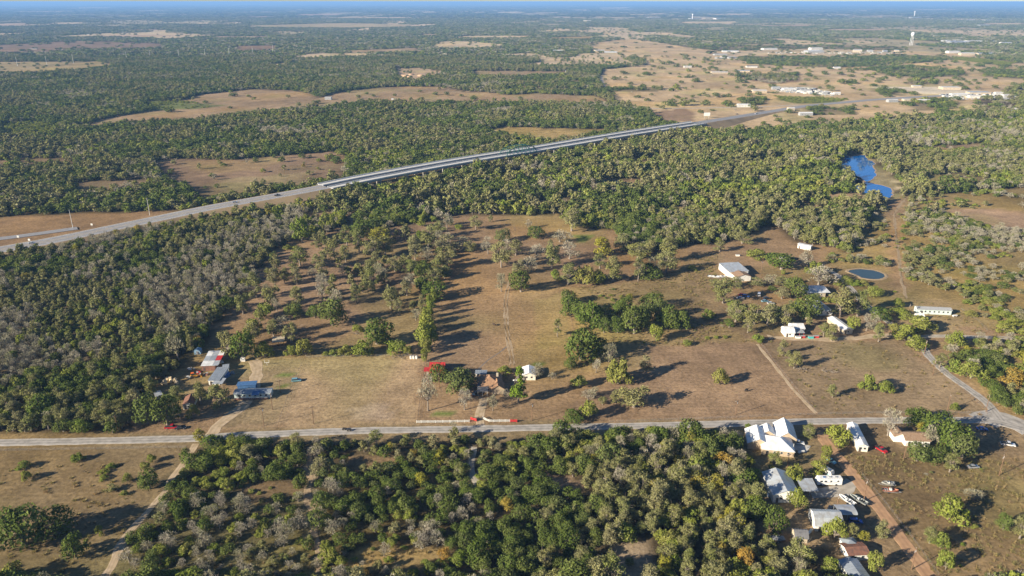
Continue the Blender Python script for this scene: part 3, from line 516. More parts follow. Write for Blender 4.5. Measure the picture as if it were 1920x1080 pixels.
# ------------------------------------------------------------------ building footprints keep generated trees away
KEEP = [((1384, 510), 17), ((1507, 467), 9), ((1471, 488), 7), ((1530, 553), 13), ((1545, 586), 13), ((1480, 629), 8), ((1498, 625), 10), ((1590, 620), 11), ((1750, 588), 17), ((1735, 590), 10), ((1770, 592), 12), ((1726, 601), 7), ((1420, 562), 20), ((1390, 558), 12), ((1620, 515), 24), ((1440, 567), 10), ((1450, 838), 16), ((1463, 928), 12), ((1510, 922), 9), ((1555, 905), 9), ((1550, 985), 10), ((1590, 965), 8), ((1612, 828), 9), ((1712, 832), 11), ((1615, 1060), 13), ((1500, 1012), 6), ((1445, 1012), 7), ((1595, 938), 10), ((1590, 980), 6), ((1650, 840), 5)]
KEEPG = [(*P(*a), r) for a, r in KEEP]

def generate(y0, y1, x_extra, spacing, thin=1.0, gsz=1.0):
    n_y = int((y1 - y0) / spacing); out = []
    for j in range(n_y):
        y = y0 + j * spacing; hw = y * .735 + 55 + x_extra
        xs = np.arange(-hw, hw, spacing); out.append(np.stack([xs, np.full(len(xs), y)], 1))
    A = np.concatenate(out); A += rng.uniform(-.46, .46, A.shape) * spacing
    X, Y = A[:, 0], A[:, 1]; idx = zone_lookup(X, Y)
    dens = np.array([z[1] for z in Z] + [1.0])[idx]
    mixes = np.array([z[2] for z in Z] + [MF])[idx]; R0 = np.array([z[3][0] for z in Z] + [3.4])[idx]; R1 = np.array([z[3][1] for z in Z] + [5.2])[idx]; hr = np.array([z[4] for z in Z] + [1.6])[idx]
    u = rng.random(len(X)); clump = vnoise(X, Y, 26, 31)
    keep = (u < dens * np.where((dens < .95) & (dens > .04), np.clip((clump - .2) * 1.9, .05, 1.9), 1) * thin)
    for k in LINES: keep &= linedist(X, Y, lp(k)) > LINES[k][1] / 2 + R0 * .75
    keep &= linedist(X, Y, HWP[:, :2]) > 21
    for (a, b, r) in KEEPG: keep &= np.hypot(X - a, Y - b) > r
    for wp in WATER: keep &= ~inpoly(X, Y, wp)
    for wp in WATER[:2]: keep &= ~(inpoly(X, Y + 22, wp) | inpoly(X + 6, Y + 12, wp))
    # far country: open strips
    fld = (idx == -1) & (vnoise(X, Y * .42, 420, 5) * .6 + vnoise(X, Y * .5, 150, 6) * .4 > .64) & (Y > 2300)
    keep &= ~(fld & (rng.random(len(X)) > .04))
    X, Y, mixes, R0, R1, hr, idx = X[keep], Y[keep], mixes[keep], R0[keep], R1[keep], hr[keep], idx[keep]
    # species by patch: smooth noise per species biases the draw
    W = mixes * np.stack([np.clip(vnoise(X, Y, 58, 40 + i) * 1.5 + vnoise(X, Y, 19, 50 + i) * .8 - .55, .04, 2) ** 2.6 for i in range(5)], 1)
    W /= W.sum(1)[:, None]; c = W.cumsum(1); k = (rng.random(len(X))[:, None] > c).sum(1).clip(0, 4)
    R = (R0 + (R1 - R0) * rng.random(len(X)) ** 1.5) * gsz * (1 + .30 * (rng.random(len(X)) > .86))
    R = np.where(k == 2, np.minimum(R, 3.7), R); H = R * hr * rng.uniform(.8, 1.2, len(X)) * np.array([.86, 1.05, 1.05, .72, .95])[k]
    return X, Y, R, H, k, idx
WATER = [PP([(1575, 300), (1592, 292), (1618, 291), (1632, 300), (1640, 318), (1638, 336), (1612, 336), (1596, 330), (1572, 322)]), PP([(1592, 346), (1604, 338), (1628, 342), (1664, 352), (1674, 366), (1660, 376), (1640, 372), (1612, 358)]),
         PP([(1112, 344), (1140, 338), (1190, 345), (1222, 352), (1180, 354), (1140, 350)]), PP([(1592, 510), (1602, 505), (1640, 506), (1656, 514), (1658, 522), (1640, 524), (1615, 521)]), PP([(1600, 330), (1612, 333), (1618, 340), (1624, 347), (1606, 348), (1602, 340)])]
X, Y, R, H, K, IX = generate(95, 640, 0, 4.9, 1.0, 1.04)
# no generated tree on top of an explicit one
ex = np.array([(t[0], t[1], t[2]) for t in trees]); dd = np.hypot(X[:, None] - ex[None, :, 0], Y[:, None] - ex[None, :, 1]) - ex[None, :, 2] * .9
ok = (dd > R[:, None] * .5).all(1)
for a in zip(X[ok], Y[ok], R[ok], H[ok], K[ok], IX[ok]): trees.append((a[0], a[1], a[2], a[3], KL[a[4]], 0, a[5]))
# largest in the picture first, 290 of a kind stand as things of their own
def size_px(t): return t[2] / depth(t[0], t[1]) if (abs(to_px(t[0], t[1])[0] - 960) < 990 and to_px(t[0], t[1])[1] < 1110) else 0
order = sorted(range(len(trees)), key=lambda i: (-trees[i][5], -size_px(trees[i])))
cnt = {k: 0 for k in FOL}; indiv, rest = [], []
for i in order:
    t = trees[i]
    if cnt[t[4]] < 290 and size_px(t) > 0: cnt[t[4]] += 1; indiv.append(t)
    else: rest.append(t)
# labels
lmx = np.array([to_px(*g)[0] for g in LMG]); assign = {}
for n, t in enumerate(indiv):
    d = [math.hypot(t[0] - g[0], t[1] - g[1]) for g in LMG]; j = int(np.argmin(d)); assign.setdefault((j, t[4]), []).append((d[j], n))
lab = {}
for (j, k), lst in assign.items():
    lst.sort()
    for q, (d, n) in enumerate(lst):
        t = indiv[n]; size = 'large ' if t[2] > 5.2 else ('small ' if t[2] < 2.3 else '')
        if q < len(ORD): lab[n] = ('%s%s, %s to the %s' % (size, KA[k], ORD[q], LM[j][1]), '%ss around the %s' % (KN[k].replace('_', ' '), LM[j][1]))
        else:
            side = 'left' if to_px(t[0], t[1])[0] < LM[j][0][0] else 'right'
            lab[n] = ('%s%s deep in the wood on the %s side of the %s' % (size, KA[k], side, LM[j][1]), '%s%ss in the wood %s of the %s' % (size, KN[k].replace('_', ' '), side, LM[j][1]))
for n, t in enumerate(indiv):
    k = t[4]; v = int(rng.integers(len(PROTO[k]))); r = thing(KN[k], lab[n][0], KC[k], (t[0], t[1], 0), float(rng.uniform(0, 6.28)), lab[n][1])
    r.scale = (t[2], t[2] * float(rng.uniform(.88, 1.12)), t[3])
    link('crown', PROTO[k][v][0], r); link('trunk', PROTO[k][v][1], r)
c1 = proto_collection('wood', [lod(k, v, 950, .155) for k in KL for v in range(6)])
Rr = np.array([t[2] for t in rest]); Hr = np.array([t[3] for t in rest])
scatter('woodland', 'close mixed woodland of olive, grey and green trees', c1, np.array([(t[0], t[1], 0) for t in rest]), rng.uniform(0, 6.28, len(rest)), np.stack([Rr, Rr, Hr], 1),
        np.array([KL.index(t[4]) * 6 + rng.integers(6) for t in rest]))
# middle distance
X, Y, R, H, K, IX = generate(640, 2700, 40, 6.9, 1.0, 1.18)
c2 = proto_collection('grove', [lod(k, v, 300, .25) for k in KL for v in range(6)])
scatter('distant_woodland', 'woods along the river and beyond the highway', c2, np.stack([X, Y, X * 0], 1), rng.uniform(0, 6.28, len(X)), np.stack([R, R, H], 1), K * 6 + rng.integers(0, 6, len(X)))
# far country
X, Y, R, H, K, IX = generate(2700, 9000, 200, 17)
c3 = proto_collection('copse', [lod(k, v, 60, .6) for k in KL[:4] for v in range(2)])
K = np.minimum(K, 3)
scatter('horizon_woodland', 'far-off woods fading to blue', c3, np.stack([X, Y, X * 0], 1), rng.uniform(0, 6.28, len(X)), np.stack([R * 2.0, R * 1.8, H * .95], 1), K * 2 + rng.integers(0, 2, len(X)))
X, Y, R, H, K, IX = generate(9000, 30000, 600, 75)
K = np.minimum(K, 3)
scatter('faint_woodland', 'faintest woods just under the horizon', c3, np.stack([X, Y, X * 0], 1), rng.uniform(0, 6.28, len(X)), np.stack([R * 9, R * 5, H * 1.1], 1), K * 2 + rng.integers(0, 2, len(X)))
print('TREES', len(indiv), len(rest), cnt)
# ------------------------------------------------------------------ solid builder
class MB:
    def __init__(s): s.V, s.F, s.M = [], [], []
    def add(s, V, F, m=0):
        o = len(s.V); s.V += [tuple(v) for v in V]; s.F += [tuple(i + o for i in f) for f in F]; s.M += [m] * len(F); return s
    def box(s, x0, y0, z0, x1, y1, z1, m=0):
        V = [(x, y, z) for z in (z0, z1) for y in (y0, y1) for x in (x0, x1)]
        return s.add(V, [(0, 2, 3, 1), (4, 5, 7, 6), (0, 1, 5, 4), (2, 6, 7, 3), (0, 4, 6, 2), (1, 3, 7, 5)], m)
    def slab(s, q, th, m=0):
        """thick panel from 4 (or n) corner points, thickness downwards"""
        n = len(q); V = list(q) + [(a, b, c - th) for a, b, c in q]
        return s.add(V, [tuple(range(n)), tuple(range(2 * n - 1, n - 1, -1))] + [(i, i + n, (i + 1) % n + n, (i + 1) % n) for i in range(n)], m)
    def prism(s, prof, y0, y1, m=0, axis='y'):
        """profile [(a, z)] pushed from y0 to y1"""
        n = len(prof); f = (lambda a, y, z: (a, y, z)) if axis == 'y' else (lambda a, y, z: (y, a, z))
        V = [f(a, y0, z) for a, z in prof] + [f(a, y1, z) for a, z in prof]
        return s.add(V, [tuple(range(n)), tuple(range(2 * n - 1, n - 1, -1))] + [(i, i + n, (i + 1) % n + n, (i + 1) % n) for i in range(n)], m)
    def rod(s, p, q, r, n=6, m=0, r1=None):
        p, q = np.array(p, float), np.array(q, float); d = q - p; d /= np.linalg.norm(d) + 1e-9
        a = np.cross(d, (0.31, 0.9, .27)); a /= np.linalg.norm(a); b = np.cross(d, a); V = []
        for c, rr in ((p, r), (q, r if r1 is None else r1)):
            for k in range(n): t = 2 * math.pi * k / n; V.append(c + (a * math.cos(t) + b * math.sin(t)) * rr)
        return s.add(V, [tuple(range(n)), tuple(range(2 * n - 1, n - 1, -1))] + [(k, (k + 1) % n, n + (k + 1) % n, n + k) for k in range(n)], m)
    def ball(s, c, r, n=10, k=6, m=0, sq=1.0):
        V, F = [], []
        for i in range(k + 1):
            ph = math.pi * i / k
            for j in range(n): t = 2 * math.pi * j / n; V.append((c[0] + r * math.sin(ph) * math.cos(t), c[1] + r * math.sin(ph) * math.sin(t), c[2] + r * sq * math.cos(ph)))
        for i in range(k):
            for j in range(n): F.append((i * n + j, (i + 1) * n + j, (i + 1) * n + (j + 1) % n, i * n + (j + 1) % n))
        return s.add(V, F, m)
    def build(s, name, mats, parent=None, loc=None, rz=0, smooth=False, kind=None, label=None):
        if not isinstance(mats, (list, tuple)): mats = (mats,)
        o = link(name, mesh_from(name, s.V, s.F, mats, s.M, smooth), parent, loc, rz)
        if kind: o['kind'] = kind
        if label: o['label'] = label
        return o

M_WHITE = mat('white_metal_roofing', (0.80, 0.81, 0.82), .35, .15, .05, .4, (0.62, 0.62, 0.60)); M_WALLW = mat('white_siding', (0.78, 0.77, 0.73), .7, 0, .06, 1, (0.6, 0.58, 0.52))
M_GALV = mat('galvanised_roofing', (0.50, 0.54, 0.58), .38, .35, .08, .5, (0.40, 0.40, 0.39)); M_RUST = mat('rusted_roofing', (0.22, 0.105, 0.07), .8, 0, .2, .8, (0.13, 0.075, 0.06))
M_RED = mat('red_paint', (0.50, 0.03, 0.03), .6, 0, .12, .9, (0.30, 0.03, 0.03)); M_TAN = mat('tan_siding', (0.50, 0.42, 0.31), .8, 0, .1, 1); M_SHIN = mat('brown_shingles', (0.27, 0.185, 0.125), .9, 0, .14, 1.2, (0.22, 0.14, 0.09))
M_ORSH = mat('orange_shingles', (0.37, 0.22, 0.125), .9, 0, .10, 1.2, (0.26, 0.15, 0.09)); M_GRSH = mat('grey_shingles', (0.16, 0.16, 0.17), .9, 0, .1, 1.2); M_GLASS = mat('window_glass', (0.03, 0.04, 0.05), .08, 0, .1, 1, None, .8)
M_DARK = mat('dark_rubber', (0.03, 0.03, 0.03), .8, 0, .1); M_WOOD = mat('weathered_pole_wood', (0.20, 0.12, 0.07), .9, 0, .15, 2); M_STONE = mat('limestone_blocks', (0.55, 0.47, 0.35), .9, 0, .12, 1)
M_PALE = mat('pale_green_siding', (0.52, 0.62, 0.60), .7, 0, .06, 1); M_BLUE = mat('blue_canopy', (0.07, 0.16, 0.34), .5, 0, .1, 1); M_CONC = mat('concrete', (0.52, 0.50, 0.46), .85, 0, .12, .4)
M_STEEL = mat('green_bridge_steel', (0.02, 0.10, 0.085), .5, .2, .1, 1); M_GREY = mat('grey_paint', (0.35, 0.36, 0.37), .5, 0, .1); M_BRDOOR = mat('dark_door', (0.10, 0.08, 0.07), .6)
M_YELL = mat('yellow_paint', (0.75, 0.38, 0.03), .5); M_ORNG = mat('orange_paint', (0.80, 0.16, 0.02), .5); M_HAY = mat('pale_hay', (0.62, 0.50, 0.33), .95, 0, .15, 2); M_TRIMW = mat('white_trim', (0.70, 0.70, 0.67), .6)
M_BLUEROOF = mat('blue_grey_roofing', (0.33, 0.37, 0.42), .4, .25, .08, .5); M_TEAL = mat('teal_paint', (0.05, 0.42, 0.42), .5); M_BRICK = mat('tan_brick', (0.46, 0.36, 0.25), .9, 0, .1, 2)

def roofed(name, label, cat, a, b, dep, hw, roof='gable_x', rh=1.5, rm=None, wm=None, group=None, ov=.35, ribs=True, win=3, door=True, open_front=False, rlabel=None):
    """building from its two front base corners (photo pixels), depth, wall height; local X along the front, Y away"""
    rm = rm or M_WHITE; wm = wm or M_WALLW
    (ax, ay), (bx, by) = P(*a), P(*b); L = math.hypot(bx - ax, by - ay); rz = math.atan2(by - ay, bx - ax)
    r = thing(name, label, cat, (ax, ay, 0), rz, group); th = .10
    e = MB(); w = MB(); o = ov; seg = []
    if roof == 'gable_x':
        for s_, (y0, y1) in ((0, (-o, dep / 2)), (1, (dep + o, dep / 2))):
            k = rh / (dep / 2); zl = hw - o * k * 1
            q = [(-o, y0, zl), (L + o, y0, zl), (L + o, y1, hw + rh), (-o, y1, hw + rh)]
            if s_: q = [q[1], q[0], q[3], q[2]]
            e.slab([(x, y, z + th + .02) for x, y, z in q], th); seg.append(q)
        w.prism([(0, 0), (dep, 0), (dep, hw), (dep / 2, hw + rh), (0, hw)], 0, L, 0, 'x')
    elif roof == 'gable_y':
        for s_, (x0, x1) in ((0, (-o, L / 2)), (1, (L + o, L / 2))):
            k = rh / (L / 2); zl = hw - o * k
            q = [(x0, dep + o, zl), (x0, -o, zl), (x1, -o, hw + rh), (x1, dep + o, hw + rh)]
            if s_: q = [q[1], q[0], q[3], q[2]]
            e.slab([(x, y, z + th + .02) for x, y, z in q], th); seg.append(q)
        w.prism([(0, 0), (L, 0), (L, hw), (L / 2, hw + rh), (0, hw)], 0, dep)
    elif roof == 'gambrel_x':
        pr = [(-o, hw - .3), (dep * .2, hw + rh * .68), (dep / 2, hw + rh), (dep * .8, hw + rh * .68), (dep + o, hw - .3)]
        for (y0, z0), (y1, z1) in zip(pr[:-1], pr[1:]):
            q = [(-o, y0, z0), (L + o, y0, z0), (L + o, y1, z1), (-o, y1, z1)]; e.slab([(x, y, z + th + .02) for x, y, z in q], th); seg.append(q)
        w.prism([(0, 0), (dep, 0), (dep, hw), (dep * .8, hw + rh * .66), (dep / 2, hw + rh - .02), (dep * .2, hw + rh * .66), (0, hw)], 0, L, 0, 'x')
    elif roof == 'hip':
        rr = min(dep, L) / 2 * .96; z0 = hw - .1; z1 = hw + rh
        if L >= dep: A_, B_ = (rr, dep / 2, z1), (L - rr, dep / 2, z1)
        else: A_, B_ = (L / 2, rr, z1), (L / 2, dep - rr, z1)
        c = [(-o, -o, z0), (L + o, -o, z0), (L + o, dep + o, z0), (-o, dep + o, z0)]
        fs = ([c[0], c[1], B_, A_], [c[1], c[2], B_], [c[2], c[3], A_, B_], [c[3], c[0], A_]) if L >= dep else ([c[0], c[1], A_], [c[1], c[2], B_, A_], [c[2], c[3], B_], [c[3], c[0], A_, B_])
        for q in fs: e.slab([(x, y, z + th + .02) for x, y, z in q], th)
        w.box(0, 0, 0, L, dep, hw)
    elif roof == 'shed':
        q = [(-o, -o, hw), (L + o, -o, hw), (L + o, dep + o, hw + rh), (-o, dep + o, hw + rh)]; e.slab([(x, y, z + th + .02) for x, y, z in q], th); seg.append(q)
        if open_front:
            for x in (0.1, L / 2, L - .1): w.rod((x, .1, 0), (x, .1, hw), .09); w.rod((x, dep - .1, 0), (x, dep - .1, hw + rh), .09)
        else: w.prism([(0, 0), (dep, 0), (dep, hw + rh), (0, hw)], 0, L, 0, 'x')
    elif roof == 'flat':
        e.slab([(-o, -o, hw + .25), (L + o, -o, hw + .25), (L + o, dep + o, hw + .25), (-o, dep + o, hw + .25)], .22); w.box(0, 0, 0, L, dep, hw)
    elif roof == 'arch':
        n = 8; pr = [(dep / 2 - (dep / 2 + o) * math.cos(math.pi * i / n), hw + rh * math.sin(math.pi * i / n)) for i in range(n + 1)]
        for (y0, z0), (y1, z1) in zip(pr[:-1], pr[1:]): e.slab([(-o, y0, z0), (L + o, y0, z0), (L + o, y1, z1), (-o, y1, z1)], .06)
        for x in (0.1, L / 2, L - .1): w.rod((x, .1, 0), (x, .1, hw), .07); w.rod((x, dep - .1, 0), (x, dep - .1, hw), .07)
    ro = e.build('roof', rm, r, label=rlabel)
    w.build('posts' if (open_front or roof == 'arch') else 'wall', wm, r)
    if ribs and seg:
        rb = MB()
        for q in seg:
            p = [np.array(v) for v in q]; n = max(3, int(np.linalg.norm(p[1] - p[0]) / .9))
            for i in range(n + 1):
                t = i / n; s0 = p[0] * (1 - t) + p[1] * t; s1 = p[3] * (1 - t) + p[2] * t; s0[2] += .13; s1[2] += .13; rb.rod(s0, s1, .04, 4)
        rb.build('roof_ribs', rm, ro, kind='stuff')
    if not (open_front or roof == 'arch') and L > 3.5:
        hs = min(1.1, hw * .4)
        for i in range(win):
            x = L * (i + .8) / (win + .6); f = MB().box(x - .55, -.05, hw * .40, x + .55, .03, hw * .40 + hs).build('window', M_TRIMW, r)
            MB().box(x - .46, -.07, hw * .40 + .08, x + .46, -.052, hw * .40 + hs - .08).build('pane', M_GLASS, f)
        if door: d = MB().box(L * .12, -.06, 0.02, L * .12 + .95, .02, min(2.1, hw * .85)).build('door', M_BRDOOR, r)
        if dep > 4 and win:
            for (xx, sx) in ((0, -1), (L, 1)):
                y = dep * .5; f = MB().box(min(xx, xx + .05 * sx), y - .55, hw * .4, max(xx, xx + .05 * sx), y + .55, hw * .4 + hs).build('window', M_TRIMW, r)
                MB().box(min(xx + .052 * sx, xx + .07 * sx), y - .46, hw * .4 + .08, max(xx + .052 * sx, xx + .07 * sx), y + .46, hw * .4 + hs - .08).build('pane', M_GLASS, f)
    return r
def wing(r, x0, y0, x1, y1, hw, rh, axis, rm, wm, name='wing_roof', o=.35):
    """an extra gabled volume on a building (local coordinates)"""
    e, w = MB(), MB(); th = .1
    if axis == 'x':
        m = (y0 + y1) / 2; k = rh / (m - y0); zl = hw - o * k
        for q in ([(x0 - o, y0 - o, zl), (x1 + o, y0 - o, zl), (x1 + o, m, hw + rh), (x0 - o, m, hw + rh)], [(x1 + o, y1 + o, zl), (x0 - o, y1 + o, zl), (x0 - o, m, hw + rh), (x1 + o, m, hw + rh)]): e.slab([(a, b, c + .125) for a, b, c in q], th)
        w.prism([(y0, 0), (y1, 0), (y1, hw), (m, hw + rh), (y0, hw)], x0, x1, 0, 'x')
    else:
        m = (x0 + x1) / 2; k = rh / (m - x0); zl = hw - o * k
        for q in ([(x0 - o, y1 + o, zl), (x0 - o, y0 - o, zl), (m, y0 - o, hw + rh), (m, y1 + o, hw + rh)], [(x1 + o, y0 - o, zl), (x1 + o, y1 + o, zl), (m, y1 + o, hw + rh), (m, y0 - o, hw + rh)]): e.slab([(a, b, c + .125) for a, b, c in q], th)
        w.prism([(x0, 0), (x1, 0), (x1, hw), (m, hw + rh), (x0, hw)], y0, y1)
    ro = e.build(name, rm, r); w.build('wall', wm, r)
    rb = MB()
    if axis == 'x':
        for i in range(int((x1 - x0) / .8) + 1):
            x = x0 + i * .8
            rb.rod((x, y0 - o, zl + .14), (x, m, hw + rh + .14), .045, 4); rb.rod((x, y1 + o, zl + .14), (x, m, hw + rh + .14), .045, 4)
    else:
        for i in range(int((y1 - y0) / .8) + 1):
            y = y0 + i * .8
            rb.rod((x0 - o, y, zl + .14), (m, y, hw + rh + .14), .045, 4); rb.rod((x1 + o, y, zl + .14), (m, y, hw + rh + .14), .045, 4)
    rb.build('roof_ribs', rm, ro, kind='stuff'); return ro

# ------------------------------------------------------------------ roads, tracks, water
def road_mat(name, c, c2, tint=None, worn=.5):
    m = bpy.data.materials.new(name); m.use_nodes = True; nt = m.node_tree; b = nt.nodes['Principled BSDF']; b.inputs['Roughness'].default_value = .95; b.inputs['Specular IOR Level'].default_value = .15
    tc = nd(nt, 'ShaderNodeTexCoord'); n = nd(nt, 'ShaderNodeTexNoise'); n.inputs['Scale'].default_value = .35; n.inputs['Detail'].default_value = 7; nt.links.new(tc.outputs['Object'], n.inputs[0])
    r = nd(nt, 'ShaderNodeValToRGB'); r.color_ramp.elements[0].position = .35; r.color_ramp.elements[1].position = .62; r.color_ramp.elements[0].color = (*c2, 1); r.color_ramp.elements[1].color = (*c, 1)
    nt.links.new(n.outputs['Fac'], r.inputs[0])
    at = nd(nt, 'ShaderNodeAttribute', attribute_name='across'); w = nd(nt, 'ShaderNodeMapRange'); w.inputs['From Min'].default_value = 0; w.inputs['From Max'].default_value = 1; w.inputs['To Min'].default_value = 1 - worn * .35; w.inputs['To Max'].default_value = 1
    nt.links.new(at.outputs['Fac'], w.inputs[0]); s = nd(nt, 'ShaderNodeVectorMath', operation='SCALE'); nt.links.new(r.outputs[0], s.inputs[0]); nt.links.new(w.outputs[0], s.inputs['Scale']); nt.links.new(s.outputs[0], b.inputs['Base Color'])
    return m
M_ASPH = road_mat('pale_chipseal', (0.44, 0.41, 0.375), (0.31, 0.29, 0.265), worn=.9); M_REDD = road_mat('red_dirt', (0.46, 0.285, 0.165), (0.36, 0.22, 0.13)); M_DIRT = road_mat('sandy_dirt', (0.50, 0.39, 0.27), (0.38, 0.29, 0.18)); M_HWAY = road_mat('highway_paving', (0.30, 0.30, 0.315), (0.245, 0.245, 0.26))
M_TRK2 = road_mat('worn_rut', (0.42, 0.32, 0.21), (0.32, 0.235, 0.145)); M_TRK = road_mat('faint_track', (0.36, 0.275, 0.18), (0.30, 0.22, 0.13)); M_GRAV = road_mat('gravel', (0.45, 0.41, 0.35), (0.34, 0.30, 0.25))
def resample(p, step):
    p = np.asarray(p, float); 
    # smooth by Catmull-Rom
    q = [p[0]]
    for i in range(len(p) - 1):
        a = p[max(i - 1, 0)]; b, c = p[i], p[i + 1]; d = p[min(i + 2, len(p) - 1)]; n = max(2, int(np.linalg.norm(c - b) / step))
        for k in range(1, n + 1):
            t = k / n; q.append(.5 * ((2 * b) + (-a + c) * t + (2 * a - 5 * b + 4 * c - d) * t * t + (-a + 3 * b - 3 * c + d) * t ** 3))
    return np.array(q)
def normals2(p):
    d = np.gradient(p[:, :2], axis=0); d /= np.linalg.norm(d, axis=1)[:, None] + 1e-9; return np.stack([-d[:, 1], d[:, 0]], 1)
def ribbon(name, label, p, w, m, z=.05, ragged=.0, kind='structure', off=0.0, step=4, parent=None, lanes=None, thick=None):
    p = resample(p, step); n = normals2(p); zz = p[:, 2] if p.shape[1] > 2 else np.zeros(len(p)); prof = [-.5, -.32, -.2, 0, .2, .32, .5]; ac = [1, 1, 0, 1, 0, 1, 1]; V, A = [], []; r_ = np.random.default_rng(len(p))
    jl = (r_.random(len(p)) - .5) * ragged; jr = (r_.random(len(p)) - .5) * ragged
    for i in range(len(p)):
        for k, u in enumerate(prof):
            j = jl[i] if k == 0 else (jr[i] if k == 6 else 0); V.append((*(p[i, :2] + n[i] * (u * w + off + j)), zz[i] + z)); A.append(ac[k])
        V.append((*(p[i, :2] + n[i] * (-.5 * w + off - .5 + jl[i])), zz[i] + z - .35)); A.append(1); V.append((*(p[i, :2] + n[i] * (.5 * w + off + .5 + jr[i])), zz[i] + z - .35)); A.append(1)
    F = []
    for i in range(len(p) - 1):
        a, b = i * 9, (i + 1) * 9
        for k in range(6): F.append((a + k + 1, a + k, b + k, b + k + 1))
        F.append((a, a + 7, b + 7, b)); F.append((a + 8, a + 6, b + 6, b + 8))
    me = mesh_from(name, V, F, (m,)); set_attr(me, 'across', A); o = link(name, me, parent)
    if kind: o['kind'] = kind
    if label: o['label'] = label
    return o
ribbon('county_road', 'pale two-lane county road crossing the picture', lp('county'), LINES['county'][1], M_ASPH, .09, .5)
ribbon('dirt_road', 'red dirt lane running down beside the houses', lp('reddirt'), LINES['reddirt'][1], M_REDD, .06, .8)
ribbon('paved_lane', 'narrow grey lane winding to the houses', lp('lane'), LINES['lane'][1], M_ASPH, .07, .4)
ribbon('gravel_lane', 'grey gravel lane behind the pale mobile home', lp('lane2'), LINES['lane2'][1], M_GRAV, .06, .4)
ribbon('dirt_track', 'sandy track curving down to the lower left', lp('track_sw'), 2.8, M_DIRT, .04, 1.4)
ribbon('cleared_track', 'whitish bulldozed track through the thicket', PP([(583, 838), (581, 870), (577, 900), (576, 930), (585, 960), (592, 1000), (600, 1050), (606, 1100)]), 3.0, M_TRK2, .04, 2.0)
ribbon('forest_path', 'curved path in the thicket', PP([(890, 838), (884, 870), (888, 895), (900, 915)]), 2.6, M_GRAV, .04, .8)
ribbon('yard_drive', 'sandy drive fanning to the left homestead', PP([(394, 818), (405, 800), (430, 780), (455, 762), (470, 740), (478, 715), (484, 690), (474, 676)]), 5.6, M_DIRT, .05, 1.6)
ribbon('farm_drive', 'pale drive from the ranch gate to the carport', PP([(899, 806), (900, 795), (900, 783), (904, 765), (908, 746)]), 4.2, M_DIRT, .05, 1.0)
for nm, of in (('wheel_rut', -.9), ('wheel_rut', .9)):
    ribbon(nm, 'worn wheel rut up the centre paddock', PP([(960, 685), (958, 660), (953, 640), (949, 600), (948, 570), (952, 545), (958, 525)]), .8, M_TRK2, .03, 1.0, off=of)
ribbon('fence_path', 'bare strip along the diagonal fence', PP([(1420, 645), (1450, 683), (1490, 733), (1530, 775)]), 1.6, M_DIRT, .03, .7)
ribbon('cow_path', 'thin cow path across the paddock', PP([(896, 693), (915, 675), (935, 662), (950, 650)]), .5, M_GRSH, .02, .2)
ribbon('back_track', 'dirt track to the river', PP([(1700, 560), (1690, 520), (1684, 470), (1678, 420), (1680, 395), (1700, 370)]), 1.8, M_TRK, .04, 1.5)
ribbon('yard_track', 'dust yard in front of the ranch houses', PP([(1440, 632), (1500, 634), (1560, 637), (1620, 632), (1690, 628)]), 5, M_DIRT, .03, 2.5)
ribbon('distant_road', 'straight caliche road to the far hills', PP([(1152, 194), (1140, 180), (1131, 160), (1125, 142)]), 9, M_GRAV, .06, 1, step=20)
ribbon('side_road', 'thin road crossing the far plain', PP([(1160, 203), (1280, 203), (1420, 200), (1500, 197)]), 7, M_GRAV, .06, 1, step=20)
ribbon('concrete_drive', 'concrete drive beside the white-roofed house', PP([(1478, 834), (1500, 838), (1516, 843)]), 6.5, M_CONC, .06, .1)
ribbon('junction_apron', 'widened pale gravel at the road junction', PP([(1842, 790), (1868, 782), (1895, 790), (1935, 808)]), 13, M_ASPH, .06, 1.0)
ribbon('yard_gravel', 'grey gravel yard beside the motorhome', PP([(1520, 925), (1550, 925), (1585, 912), (1600, 905)]), 7, M_GRAV, .03, 3)
ribbon('north_lane', 'grey lane between the ranch houses', PP([(1545, 505), (1570, 515), (1600, 545), (1625, 572)]), 4, M_ASPH, .05, .5)

mw = bpy.data.materials.new('river_water'); mw.use_nodes = True; b_ = mw.node_tree.nodes['Principled BSDF']; b_.inputs['Base Color'].default_value = (0.004, 0.11, 0.40, 1); b_.inputs['Roughness'].default_value = .06
nn = nd(mw.node_tree, 'ShaderNodeTexNoise'); nn.inputs['Scale'].default_value = .5; nn.inputs['Detail'].default_value = 3; bb = nd(mw.node_tree, 'ShaderNodeBump'); bb.inputs['Strength'].default_value = .06
tt = nd(mw.node_tree, 'ShaderNodeTexCoord'); mw.node_tree.links.new(tt.outputs['Object'], nn.inputs[0]); mw.node_tree.links.new(nn.outputs['Fac'], bb.inputs['Height']); mw.node_tree.links.new(bb.outputs[0], b_.inputs['Normal'])
mg_ = mw.copy(); mg_.name = 'green_pond_water'; mg_.node_tree.nodes['Principled BSDF'].inputs['Base Color'].default_value = (0.035, 0.055, 0.05, 1)
